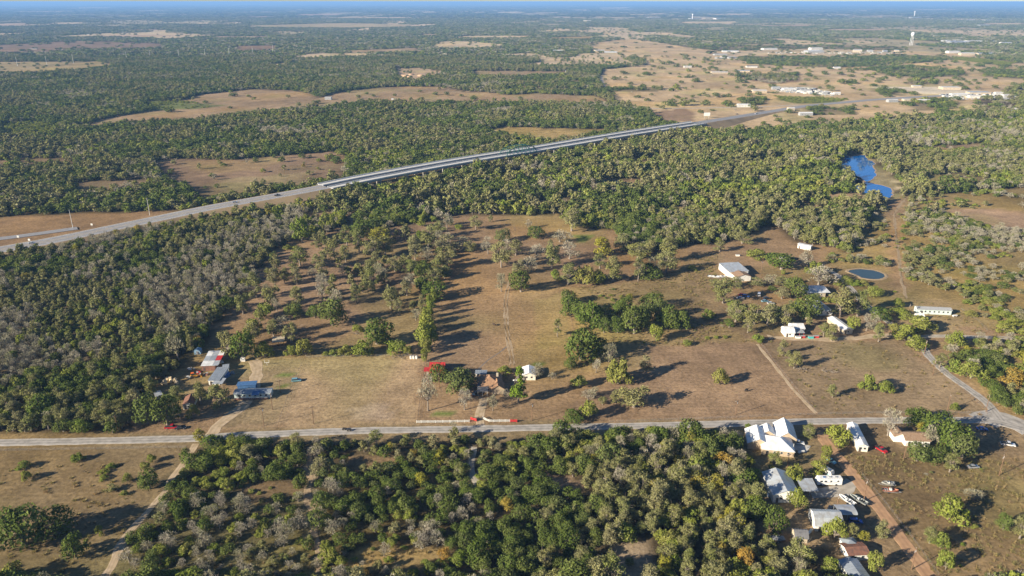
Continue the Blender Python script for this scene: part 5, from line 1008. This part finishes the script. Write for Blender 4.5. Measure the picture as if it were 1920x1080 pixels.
bales = sorted(range(14), key=lambda k: k * 37 % 28)
for k in range(14):
    x, y = P(305 + (k * 37 % 28), 721 - (k * 17 % 10)); r = MB().rod((0, -.65, .72), (0, .65, .72), .75, 14).build('hay_bale', M_HAY, None, (x, y, .9 if k > 10 else 0), k * 1.3); tag(r, 'pale round bale, %s nearest the tractor in the wood-edge heap' % NUM[13 - bales.index(k)], 'hay bale', 'pale bales heaped at the wood edge')
SC = [('rusty scrap heap by the patchwork shed', 380, 704, M_RUST), ('dark machinery pile left of the tractor', 350, 710, M_DARK), ('white scrap appliance near the patchwork shed', 357, 692, M_WALLW), ('red scrap bin near the yellow tractor', 372, 700, M_RED), ('grey crate pile by the pool', 434, 700, M_GREY)]
for lb, px, py, m in SC:
    x, y = P(px, py); r = thing('scrap_heap', lb, 'scrap heap', (x, y, 0)); q = random.Random(px)
    for k in range(7): a, b, s = q.uniform(-2, 2), q.uniform(-1.2, 1.2), q.uniform(.3, .8); MB().box(a, b, 0, a + s * 1.6, b + s, s * 1.3).build('scrap_piece', (m, M_GREY, m, M_RUST)[k % 4], r)
roofed('grove_shed', 'open-sided tan-roofed shed inside the tree grove', 'shed', (512, 650), (533, 648), 6, 2.6, 'shed', .5, mat('tan_roofing', (0.50, 0.42, 0.30), .8), M_WOOD, open_front=True, ribs=False)

# north-east ranch houses
r = roofed('metal_barn', 'metal barn with long blue-grey roof in north-east paddock', 'barn', (1366, 520), (1402, 518), 17, 4.0, 'shed', .6, M_GALV, M_WALLW, win=1); wing(r, 1.5, -9, 12, -.2, 3.2, 1.6, 'y', M_SHIN, M_WALLW)
roofed('box_trailer', 'long white box trailer alone on the grass', 'trailer', (1495, 465), (1519, 470), 3.0, 3.4, 'flat', 0, M_WHITE, M_WALLW, win=0, ribs=False)
roofed('tree_house_roof', 'white-roofed cabin behind the rounded dark oak', 'cabin', (1463, 490), (1480, 491), 7, 2.8, 'gable_x', 1.3, M_WHITE, M_WALLW, win=2)
r = roofed('ranch_house', 'junk-fronted ranch house with two pale roof sheets', 'house', (1512, 558), (1547, 557), 10, 3.0, 'shed', 1.3, M_GALV, M_TAN, win=3); MB().slab([(8.2, -.5, 3.3), (15.6, -.5, 3.3), (15.6, 9.5, 4.4), (8.2, 9.5, 4.4)], .08).build('roof_sheet', M_WHITE, r)
roofed('pyramid_house', 'house under a broad grey pyramid roof', 'house', (1530, 592), (1560, 591), 14, 2.8, 'hip', 3.6, M_GALV, M_WALLW, win=2, ribs=False)
roofed('gambrel_shed', 'small white gambrel shed by the ranch yard', 'shed', (1472, 632), (1489, 632), 7.5, 2.7, 'gambrel_x', 2.2, M_WHITE, M_WALLW, win=1, ribs=False)
roofed('cluttered_house', 'white and red-roofed house behind the gambrel shed', 'house', (1486, 624), (1508, 624), 8, 2.7, 'gable_x', 1.5, M_WHITE, M_WALLW, win=2, ribs=False); roofed('porch_roof', 'dark grey porch over the cluttered yard', 'porch', (1490, 631), (1507, 631), 4.5, 2.3, 'shed', .3, M_GREY, M_RED, open_front=True, ribs=False)
roofed('cabin', 'slanting white cabin with blue-shaded roof', 'cabin', (1581, 627), (1598, 626), 18, 2.7, 'gable_y', .9, M_WHITE, M_TAN, win=1)
roofed('mobile_home', 'long pale green mobile home with grey roof', 'house', (1719, 588), (1783, 591), 5.0, 3.0, 'gable_x', .8, M_GREY, M_PALE, win=7)
roofed('shed', 'steep white-roofed shed before the pale mobile home', 'shed', (1719, 602), (1733, 602), 5, 1.8, 'gable_x', 2.2, M_WHITE, M_WALLW, win=0, ribs=False)
q = random.Random(5)
for k in range(16):
    px, py = 1511 + k * 1.75 + q.uniform(-.6, .6), 561 + q.uniform(-2, 2); x, y = P(px, py); s = q.uniform(.4, .8); o = MB().box(-s, -s * .6, 0, s, s * .6, s * 1.2).box(-s * .7, -s * .4, s * 1.2, s * .3, s * .4, s * 1.6).build('yard_appliance', (M_WALLW, M_GREY, M_WALLW, M_BLUE)[k % 4], None, (x, y, 0), q.uniform(0, 3)); tag(o, '%s discarded box, %s along the row before the junk-fronted ranch house' % (('white', 'grey', 'white', 'blue')[k % 4], NUM[k]), 'appliance', 'appliances strewn before the ranch house')
for k, (px, py, m, lb) in enumerate(((1504, 633, M_RED, 'red bin beside the white gambrel shed'), (1520, 634, M_TEAL, 'dark green dumpster in the ranch yard'), (1530, 633, M_RED, 'red skip right of the green dumpster'), (1496, 634, M_WALLW, 'white boat-shaped trough in the yard'), (1383, 480, M_WALLW, 'white hutch north of the metal barn'), (1351, 503, M_GREY, 'grey box left of the metal barn'))):
    x, y = P(px, py); r = thing('yard_bin', lb, 'bin', (x, y, 0)); MB().prism([(-1.3, 0), (-1.5, 1.2), (1.5, 1.2), (1.3, 0)], -.7, .7).build('bin_body', m, r); MB().box(-1.55, -.75, 1.2, 1.55, .75, 1.28).build('lid', M_GREY, r)

for lb, px, py, a in (('white propane tank behind the large white-roofed house', 1502, 850, .3), ('white propane tank left of the metal workshop', 1440, 930, 1.2), ('white propane tank by the pale mobile home', 1790, 594, .2), ('white propane tank beside the farmhouse shed', 968, 716, .1), ('white propane tank at the gambrel house', 1518, 1000, .8)):
    x, y = P(px, py); r = thing('propane_tank', lb, 'tank', (x, y, 0), a); MB().rod((-1.3, 0, .85), (1.3, 0, .85), .5, 12).ball((-1.3, 0, .85), .5, 10, 6).ball((1.3, 0, .85), .5, 10, 6).build('tank_body', M_TRIMW, r)
    for k in (-.9, .9): MB().box(k - .1, -.35, 0, k + .1, .35, .4).build('leg', M_CONC, r)
# ------------------------------------------------------------------ fences, gate, poles
def board_fence(label, pts, h=1.25):
    p = resample(PP(pts), 2.6); b = p[0]; r = thing('board_fence', label, 'fence', (b[0], b[1], 0))
    for i in range(len(p)): MB().box(p[i][0] - b[0] - .09, p[i][1] - b[1] - .09, 0, p[i][0] - b[0] + .09, p[i][1] - b[1] + .09, h + .12).build('post', M_TRIMW, r)
    for z in (.35, .75, 1.15):
        for i in range(len(p) - 1): 
            a, c = p[i] - b, p[i + 1] - b; n = np.array((c[1] - a[1], a[0] - c[0])); n = n / np.linalg.norm(n) * .12
            MB().slab([(a[0] + n[0], a[1] + n[1], z + .1), (c[0] + n[0], c[1] + n[1], z + .1), (c[0] + n[0] * .6, c[1] + n[1] * .6, z + .1), (a[0] + n[0] * .6, a[1] + n[1] * .6, z + .1)], .19).build('board', M_TRIMW, r)
board_fence('white board fence left of the ranch gate', [(781, 793), (830, 792.5), (880, 791.5)]); board_fence('white board fence right of the gate bending to road', [(905, 785), (917, 791), (936, 791), (956, 791)])
for lb, px, py, an in (('red panel at the left end of the gate wing', 888, 789, -.5), ('red panel ending the right white fence', 963, 792, 0.02)):
    x, y = P(px, py); r = thing('sign_panel', lb, 'panel', (x, y, 0), an)
    for z in (.3, .72, 1.14): MB().box(-1.5, -.06, z, 1.5, .06, z + .36).build('board', M_RED, r)
    for a in (-1.55, 1.55): MB().rod((a, 0, 0), (a, 0, 1.7), .1, 6).build('post', M_RED, r)
x, y = P(897, 787); r = thing('ranch_gate', 'dark metal farm gate across the pale drive', 'gate', (x, y, 0), .15)
for z in (.25, .55, .85, 1.15, 1.4): MB().rod((-2.6, 0, z), (2.6, 0, z), .06, 5).build('gate_bar', M_DARK, r)
for a in (-2.6, 0, 2.6): MB().rod((a, 0, .1), (a, 0, 1.5), .07, 5).build('upright', M_DARK, r)
def wire_fence(label, pts, h=1.3):
    p = resample(PP(pts), 5.0); b = p[0]; r = thing('wire_fence', label, 'fence', (b[0], b[1], 0)); m, w = MB(), MB()
    for i in range(len(p)): m.rod((p[i][0] - b[0], p[i][1] - b[1], 0), (p[i][0] - b[0], p[i][1] - b[1], h), .08, 5)
    for i in range(len(p) - 1):
        for z in (.4, .8, 1.2): w.rod((p[i][0] - b[0], p[i][1] - b[1], z), (p[i + 1][0] - b[0], p[i + 1][1] - b[1], z), .02, 3)
    m.build('posts', M_WOOD, r); w.build('wires', M_GREY, r)
wire_fence('wire fence between mown field and farmhouse yard', [(798, 668), (794, 700), (788, 745), (783, 793)]); wire_fence('wire fence through the mown left field', [(571, 672), (556, 705), (540, 745), (522, 795)]); wire_fence('wire fence along the top of the mown field', [(573, 671), (660, 669), (798, 668)])
wire_fence('diagonal wire fence between the two east paddocks', [(1423, 641), (1455, 683), (1495, 733), (1532, 776)]); wire_fence('wire fence along the south side of the east paddocks', [(1140, 793), (1300, 787), (1530, 778), (1700, 775), (1850, 776)]); wire_fence('wire fence on the east edge beside the lane', [(1700, 640), (1740, 675), (1795, 722), (1850, 772)])
wire_fence('wire fence on the west edge of centre paddock', [(798, 668), (800, 640), (806, 600), (815, 565)]); wire_fence('wire fence right of the centre paddock', [(1056, 545), (1070, 600), (1082, 640)]); wire_fence('wire fence beside the red dirt lane', [(1615, 890), (1668, 955), (1710, 1010), (1760, 1080)])
wire_fence('yellow-grass fence beside the pale mobile home', [(1800, 580), (1830, 600), (1852, 622)]); wire_fence('wire fence below the county road at left', [(0, 846), (180, 843), (350, 840)])
POLES = [('left of two poles standing together by the west road', 222, 811, 9), ('right of two poles standing together by the west road', 234, 798, 9), ('utility pole nearest the yard drive', 495, 798, 9.5), ('utility pole by the right end of mobile home', 511, 768, 9), ('pale-capped pole in front of the mobile home', 526, 737, 7.5), ('lone utility pole in the mown left field', 588, 795, 9.5), ('pole on the farmhouse lawn right of gate', 997, 789, 9.5), ('yard light pole beside the farmhouse oak', 824, 727, 8.5), ('utility pole in the bare east paddock by road', 1379, 778, 8), ('thin red pole in the far east paddock', 1776, 770, 9), ('utility pole beside the two boats', 1619, 940, 10), ('leaning service pole above the carport', 1568, 956, 6.5), ('pole behind the white workshop tree', 1476, 877, 7), ('utility pole in the rough right field', 1873, 892, 10), ('red pole left of the oak grove', 1694, 862, 8), ('pole by the paved lane bend', 1733, 664, 8.5), ('pole on the east paddock edge', 1749, 703, 9), ('pole left of the pale mobile home', 1703, 592, 8), ('pole in the north-east barn yard', 1427, 510, 9), ('pole above the road junction', 1848, 772, 9), ('pole near the pyramid roof', 1573, 598, 7), ('bottom-right pole beside the dirt lane', 1709, 1068, 9)]
for lb, px, py, h in POLES:
    x, y = P(px, py); r = thing('utility_pole', lb, 'utility pole', (x, y, 0), 0.5 if px < 1500 else 1.1, 'utility poles'); MB().rod((0, 0, -.2), (0, 0, h), .17, 8, 0, .12).build('pole', M_WOOD, r); MB().box(-1.1, -.07, h - .9, 1.1, .07, h - .72).build('cross_arm', M_WOOD, r)
    for a in (-1, -.35, .35, 1): MB().rod((a, 0, h - .72), (a, 0, h - .5), .06, 5).build('insulator', M_TRIMW, r)
    if px % 2: MB().rod((.3, 0, h - 2.1), (.3, 0, h - 1.2), .24, 8).build('transformer', M_GREY, r)
def wire(label, a, b, za, zb, sag=.8, off=0):
    A, B = np.array((*P(*a), za)), np.array((*P(*b), zb)); m = MB(); n = 12; prev = None
    for i in range(n + 1):
        t = i / n; q = A * (1 - t) + B * t; q[2] -= sag * 4 * t * (1 - t)
        if prev is not None: m.rod(prev, q, .02, 3)
        prev = q
    tag(m.build('power_line', M_DARK), label, 'power line', 'overhead power lines')
wire('power line from the left edge to the paired poles', (-200, 825), (222, 811), 8.5, 8.5); wire('power line from paired poles to the yard drive pole', (222, 811), (495, 798), 8.5, 9); wire('power line crossing the mown left field', (495, 798), (588, 795), 9, 9); wire('power line from the field pole to the lawn pole', (588, 795), (997, 789), 9, 9, 1.5)
wire('power line crossing the junction shade', (1848, 772), (1873, 892), 8.5, 9.5); wire('power line along the dirt lane', (1619, 940), (1709, 1068), 9.5, 8.5); wire('power line from paddock pole to junction pole', (1776, 770), (1848, 772), 8.6, 8.6)
wire('power line along the road to the paddock pole', (997, 789), (1379, 778), 9, 7.6, 1.5)
# highway signs and light posts
for lb, px, py, h in (('tall light post on the highway verge at left', 137, 428, 16), ('light post where the highway meets the woods', 281, 404, 16)):
    x, y = P(px, py); r = thing('light_post', lb, 'light post', (x, y, 0), -1.0); MB().rod((0, 0, 0), (0, 0, h), .22, 8, 0, .14).build('pole', M_TRIMW, r); MB().rod((0, 0, h), (1.8, 0, h + .5), .1, 6).build('arm', M_TRIMW, r); MB().box(1.5, -.2, h + .42, 2.5, .2, h + .62).build('lamp_head', M_GREY, r)
for lb, px, py in (('small white sign beside the highway on the left', 56, 456), ('second white highway sign nearer the ramp', 35, 450), ('white sign on the highway past the ramp nose', 173, 427)):
    x, y = P(px, py); r = thing('road_sign', lb, 'sign', (x, y, .5)); MB().rod((0, 0, 0), (0, 0, 3), .07, 6).build('post', M_GREY, r); MB().box(-.8, -.05, 1.6, .8, .05, 3.2).build('panel', M_TRIMW, r)
x, y = P(1325, 222); r = thing('billboard', 'white billboard standing on the far plain by highway', 'billboard', (x, y, 0)); MB().box(-5, -.2, 4, 5, .2, 9.5).build('panel', M_TRIMW, r); [MB().rod((a, .4, 0), (a, .4, 8.5), .3, 6).build('leg', M_GREY, r) for a in (-3.2, 3.2)]

# goal post, animals, logs
x, y = P(501, 685); r = thing('goal_post', 'small white H-shaped goal in left yard', 'goal', (x, y, 0)); MB().rod((0, 0, 0), (0, 0, 1.6), .09, 6).build('stem', M_TRIMW, r); MB().rod((-1.2, 0, 1.6), (1.2, 0, 1.6), .09, 6).build('crossbar', M_TRIMW, r); [MB().rod((a, 0, 1.6), (a, 0, 3.2), .08, 6).build('upright', M_TRIMW, r) for a in (-1.2, 1.2)]
def cow(label, px, py, rz, m):
    """one continuous skinned body: trunk, neck, head, jointed legs, tail"""
    vs = [(0, 0, 1.1, .38), (.55, 0, 1.15, .36), (.95, 0, 1.30, .22), (1.25, 0, 1.18, .17), (1.52, 0, 1.0, .10), (-.6, 0, 1.15, .36), (-.95, 0, 1.12, .20), (-1.08, 0, .7, .05), (-1.08, 0, .35, .06),
          (.60, .24, .80, .13), (.62, .25, .42, .08), (.60, .25, .06, .08), (.60, -.24, .80, .13), (.62, -.25, .42, .08), (.60, -.25, .06, .08),
          (-.72, .25, .85, .17), (-.86, .26, .45, .08), (-.78, .26, .06, .08), (-.72, -.25, .85, .17), (-.86, -.26, .45, .08), (-.78, -.26, .06, .08), (1.22, .26, 1.36, .05), (1.22, -.26, 1.36, .05)]
    es = [(0, 1), (1, 2), (2, 3), (3, 4), (0, 5), (5, 6), (6, 7), (7, 8), (1, 9), (9, 10), (10, 11), (1, 12), (12, 13), (13, 14), (5, 15), (15, 16), (16, 17), (5, 18), (18, 19), (19, 20), (3, 21), (3, 22)]
    me = bpy.data.meshes.new('body'); me.from_pydata([v[:3] for v in vs], es, []); me.materials.append(m); x, y = P(px, py)
    r = thing('cow', label, 'cow', (x, y, 0), rz); o = link('body', me, r); md = o.modifiers.new('skin', 'SKIN')
    for i, v in enumerate(vs): me.skin_vertices[0].data[i].radius = (v[3], v[3])
    me.skin_vertices[0].data[0].use_root = True; o.modifiers.new('sub', 'SUBSURF').levels = 1; o.modifiers[-1].render_levels = 1
cow('dark brown cow standing left of the paddock ruts', 927, 611, 2.6, mat('brown_hide', (0.05, 0.03, 0.025), .8)); cow('black cow grazing in the bare east paddock', 1399, 734, .4, mat('black_hide', (0.02, 0.02, 0.02), .8))
for lb, px, py, n in (('grey heap of cut brush in the far east paddock', 1553, 697, 34), ('fallen grey branches left of the cut brush', 1505, 694, 30), ('pale log pile beside the green bush', 668, 627, 16), ('pile of rails at the field corner fence', 745, 672, 20)):
    x, y = P(px, py); r = thing('brush_pile', lb, 'brush pile', (x, y, 0)); q = random.Random(px); m = MB()
    for k in range(n): a, b = q.gauss(0, 2.2), q.gauss(0, 1.1); t = q.uniform(0, 6.3); l = q.uniform(.8, 2.2); m.rod((a, b, .1 + q.random() * .5), (a + l * math.cos(t), b + l * math.sin(t), .2 + q.random() * 1.1), .10, 4, 0, .04)
    m.build('branches', BARK, r)
for lb, px, py in (('low black all-terrain buggy on the county road', 646, 806), ('second small black buggy on the county road', 655, 808)):
    x, y = P(px, py); r = thing('quad_bike', lb, 'quad bike', (x, y, .1)); MB().prism([(-.9, .4), (-.9, .8), (-.2, .95), (.2, .8), (.6, .9), (.9, .5)], -.35, .35).build('body', M_DARK, r); MB().rod((.35, -.4, 1.1), (.35, .4, 1.1), .04, 5).build('handlebar', M_DARK, r)
    for a in (-.6, .6):
        for s in (-1, 1): MB().rod((a, s * .35, .3), (a, s * .6, .3), .3, 10).build('wheel', M_DARK, r)

# ------------------------------------------------------------------ far town
def far_tower(label, px, py, h, legs=True):
    x, y = P(px, py); r = thing('water_tower', label, 'water tower', (x, y, 0)); m = mat('tower_white', (0.8, 0.8, 0.8), .5)
    if legs:
        for k in range(6): a = k * math.pi / 3; MB().rod((7 * math.cos(a), 7 * math.sin(a), 0), (5 * math.cos(a), 5 * math.sin(a), h * .74), .55, 6).build('leg', m, r)
        MB().rod((0, 0, 0), (0, 0, h * .74), 1.0, 8).build('riser', m, r); MB().ball((0, 0, h * .84), 7.5, 14, 8, 0, h * .16 / 7.5).build('tank', m, r)
    else: MB().rod((0, 0, 0), (0, 0, h * .8), 4.5, 10).build('shaft', m, r); MB().rod((0, 0, h * .8), (0, 0, h), 8, 12).build('tank', m, r)
far_tower('white legged water tower above the town woods', 1708, 85, 56); far_tower('white tower left of the far sheds', 1298, 37, 60, False); far_tower('small white tower on the far right plain', 1714, 31, 65, False)
q = random.Random(11)
M_FARW = mat('dusty_white_roofing', (0.58, 0.57, 0.55), .6, .1, .1, .1)
def far_buildings(group, cat, lst, m=None, hm=4.2):
    for (px, py, w, lb) in lst:
        x, y = P(px, py); s = FPX / depth(x, y); W = w / s; D = W * q.uniform(.35, .6); a = px - w / 2; b = px + w / 2
        roofed('far_building', lb, cat, (a, py), (b, py + q.uniform(-.3, .3) * min(1, w / 20)), max(D, 8), hm * q.uniform(.8, 1.2), q.choice(['gable_x', 'gable_x', 'flat']), hm * .3, q.choice([M_WHITE, M_FARW, M_FARW, M_GALV, M_GRSH if not m else M_WHITE]), q.choice([M_FARW, M_TAN, M_GREY]), group, ribs=False, win=4, door=False)
far_buildings('concrete works in the white yard', 'shed', [(1455, 168, 14, 'long white shed at the west end of the white yard'), (1478, 171, 18, 'wide pale shed in the middle of the white yard'), (1502, 168, 16, 'white shed behind the middle of the white yard'), (1512, 173, 20, 'pale front shed at the east end of white yard'), (1550, 176, 14, 'blue-white shed right of the white yard'), (1570, 178, 12, 'small white shed furthest right of the white yard'), (1425, 174, 26, 'low dark-roofed stable left of the white yard')], M_WHITE)
far_buildings('sheds at the roadside gravel yard', 'shed', [(1785, 168, 34, 'grey open canopy in the pale gravel yard'), (1720, 164, 16, 'small white shed at the back of gravel yard'), (1800, 180, 30, 'long white roof along the truck park'), (1838, 177, 40, 'longest white roof beside the truck park'), (1875, 178, 18, 'white shed right of the longest roof'), (1893, 182, 22, 'last white shed before the right edge'), (1675, 192, 18, 'red and white sales shed beside highway'), (1705, 190, 20, 'white roadside building among oaks'), (1735, 192, 22, 'long white roadside building beyond the oaks'), (1828, 184, 20, 'truck park office with pale roof'), (1395, 201, 24, 'low white house beside highway clump'), (1484, 208, 12, 'small white house below the highway oaks'), (1512, 217, 24, 'dark open barn in the plain'), (1892, 211, 26, 'white house at the right wood edge'), (1910, 209, 18, 'white shed at the extreme right wood edge')], M_WHITE)
far_buildings('school buildings among the plains oaks', 'building', [(1352, 104, 24, 'grey school hall west of the oak band'), (1370, 98, 30, 'long grey school roof behind the hall'), (1366, 108, 26, 'white school block in front'), (1350, 110, 18, 'small white school annexe left'), (1376, 110, 18, 'low school roof right'), (1290, 127, 14, 'blue tank shed on the left plain'), (1350, 138, 30, 'long white farm sheds on the plain'), (1393, 135, 26, 'small farm roofs behind the plain trees'), (1410, 127, 20, 'white farmhouse on the plain'), (1570, 129, 12, 'white farmhouse below the oak band')], None)
far_buildings('stores along the town edge', 'store', [(1445, 94, 26, 'white store with green roof at town edge'), (1530, 99, 30, 'long white store on the town strip'), (1532, 94, 22, 'green-roofed store behind the long one'), (1608, 98, 16, 'white church-like building on the strip'), (1632, 97, 10, 'small white house near the strip end'), (1660, 98, 8, 'white cube house on the strip'), (1681, 98, 9, 'second white cube house on the strip'), (1790, 79, 30, 'biggest white warehouse in the town woods'), (1800, 82, 34, 'second warehouse beside the biggest one'), (1828, 80, 28, 'long warehouse right of the pair'), (1860, 80, 20, 'white warehouse by the grain tower'), (1888, 83, 18, 'white warehouse at the far right'), (1790, 100, 22, 'pale low store below the warehouses'), (1815, 104, 26, 'tan store row by the right plain'), (1850, 104, 30, 'long tan store row at the right plain'), (1757, 69, 10, 'pale shed up the wooded town slope')], M_WHITE, 6.5)
far_buildings('sheds on the far horizon plain', 'shed', [(1305, 36, 20, 'white hangar by the left far tower'), (1330, 35, 24, 'long white hangar right of the left far tower'), (1352, 36, 18, 'last hangar of the far left row'), (1565, 30, 16, 'far white hall on the blue plain'), (1585, 30, 10, 'small far hall on the blue plain'), (1720, 34, 18, 'far white hall by the small tower'), (1822, 39, 12, 'far store at the right'), (1855, 39, 14, 'bright far store at the right'), (1847, 49, 18, 'white far warehouse among right fields'), (1100, 40, 14, 'small white sheds near the horizon centre'), (1228, 34, 22, 'long pale far shed left of tower')], M_WHITE, 7)
far_buildings('farmsteads in the middle woods', 'house', [(738, 190, 8, 'small white house on the left plain edge'), (855, 89, 6, 'white house in the central far woods'), (1047, 97, 20, 'long white shed in the central far strip'), (1125, 97, 18, 'white processing shed in far strip'), (1145, 99, 24, 'long shed right of processing shed'), (1067, 136, 14, 'grey barn at the thin central field'), (615, 187, 12, 'low ranch roofs on the left plain'), (1020, 84, 10, 'white roof in the far hamlet'), (978, 106, 8, 'small pale roof below the hamlet'), (165, 66, 5, 'tiny white roof at upper left'), (232, 63, 5, 'tiny white house left of centre horizon'), (62, 93, 14, 'long white shed on the left purple field'), (1195, 113, 8, 'white house by the far plain trees'), (1333, 303, 8, 'white roof glimpsed in river woods')], M_WHITE)
for lb, poly, nn_ in (('stacked concrete products and vehicles in the white yard', [(1446, 165), (1525, 166), (1575, 178), (1560, 180), (1470, 173)], 230), ('parked trucks and trailers in the gravel yard', [(1760, 178), (1850, 174), (1905, 182), (1890, 187), (1780, 187)], 200), ('parked vehicles along the town strip', [(1440, 97), (1700, 98), (1690, 101), (1440, 101)], 120)):
    g = PP(poly); a, c = g.min(0), g.max(0); m = MB(); k = 0
    while k < nn_:
        x, y = q.uniform(a[0], c[0]), q.uniform(a[1], c[1])
        if inpoly(np.array([x]), np.array([y]), g)[0]: s_ = q.uniform(1.2, 3.4); m.box(x - s_, y - s_ * .5, 0, x + s_, y + s_ * .5, s_ * q.uniform(.5, 1.0), q.randrange(5)); k += 1
    tag(m.build('yard_clutter', (M_WALLW, M_FARW, M_GREY, M_DARK, M_BLUEROOF)), lb, None, None, 'stuff')
# transmission poles on the upper left fields
for k, (px, py) in enumerate(((33, 124), (88, 122), (138, 119), (238, 113), (282, 109), (336, 109), (385, 106), (430, 104), (474, 102), (512, 98), (583, 99))):
    x, y = P(px, py); r = thing('transmission_tower', ORD[k].replace('nearest', 'first') + ' pale steel power pole from the left edge' if k == 0 else ORD[k].split()[0] + ' pale steel power pole from the left edge', 'power pylon', (x, y, 0), .3, 'steel power poles on the left'); MB().rod((0, 0, 0), (0, 0, 27), .55, 6, 0, .3).build('pole', M_TRIMW, r); [MB().rod((-1.6, 0, z), (1.6, 0, z + .3), .15, 4).build('cross_arm', M_TRIMW, r) for z in (21, 25)]
for c in [('cattle yard dirt mounds', 790, 142), ]:
    x, y = P(790, 144); m = MB(); q = random.Random(3)
    for k in range(14): m.ball((q.uniform(-60, 60), q.uniform(-70, 60), -1), q.uniform(5, 11), 10, 6, 0, .5)
    tag(m.build('spoil_mounds', mat('orange_sand', (0.55, 0.36, 0.22), .95, 0, .1, .1), None, (x, y, 0)), 'orange quarry spoil mounds beyond the river woods', None, None, 'structure')

# ------------------------------------------------------------------ tall rough grass
def grass_shape(seed, n=60):
    r = np.random.default_rng(seed); V, F = [], []
    for i in range(n):
        a = r.uniform(0, 6.28); d = r.uniform(0, .9); b = np.array((math.cos(a) * d, math.sin(a) * d, 0)); t = b * 1.5 + (r.normal(0, .15), r.normal(0, .15), r.uniform(.4, 1.0)); s = np.array((math.sin(a), -math.cos(a), 0)) * .11; o = len(V)
        V += [b - s, b + s, t]; F.append((o, o + 1, o + 2))
    me = mesh_from('grass_tuft', V, F, (M_TUFT,)); set_attr(me, 'tone', np.repeat(r.uniform(.8, 1.2, n), 3)); set_attr(me, 'hue', r.uniform(0, .3, 3 * n)); return me
M_TUFT = foliage('dry_tall_grass', [(0.34, 0.26, 0.12), (0.28, 0.25, 0.09), (0.36, 0.26, 0.14), (0.22, 0.22, 0.08)], (0.40, 0.30, 0.18), .3)
c4 = proto_collection('tuft', [grass_shape(i) for i in range(4)])
GZ = [([(1580, 850), (1860, 850), (1960, 870), (1960, 1100), (1770, 1100), (1700, 1000), (1620, 905)], .9), ([(0, 870), (280, 870), (230, 1010), (190, 1090), (0, 1090)], .25), ([(1065, 540), (1200, 530), (1340, 480), (1345, 600), (1420, 640), (1300, 650), (1090, 640)], .5), ([(1700, 560), (1900, 600), (1900, 640), (1760, 610)], .5), ([(1280, 480), (1345, 470), (1350, 600), (1330, 640), (1280, 640)], .5), ([(1430, 640), (1700, 640), (1850, 778), (1535, 780)], .18), ([(400, 1035), (590, 1010), (600, 1100), (380, 1100)], .8), ([(600, 1030), (830, 1030), (820, 1065), (600, 1080)], .6), ([(905, 245), (945, 238), (1040, 240), (1170, 243), (1040, 268), (995, 262)], .12)]
pts = []
for poly, dn in GZ:
    g = PP(poly); a, b = g.min(0), g.max(0); n = int((b[0] - a[0]) * (b[1] - a[1]) * .16 * dn * 1.3); X = rng.uniform(a[0], b[0], n); Y = rng.uniform(a[1], b[1], n)
    k = inpoly(X, Y, g) & (vnoise(X, Y, 9, 61) > .35); pts.append(np.stack([X[k], Y[k]], 1))
pts = np.concatenate(pts); n = len(pts); s = rng.uniform(.5, 1.15, n); scatter('tall_grass', 'tufts of tall dry yellow grass', c4, np.stack([pts[:, 0], pts[:, 1], np.zeros(n)], 1), rng.uniform(0, 6.28, n), np.stack([s, s, s * rng.uniform(.5, 1.0, n)], 1), rng.integers(0, 4, n))
print('GRASS', n, 'OBJECTS', len(bpy.data.objects))
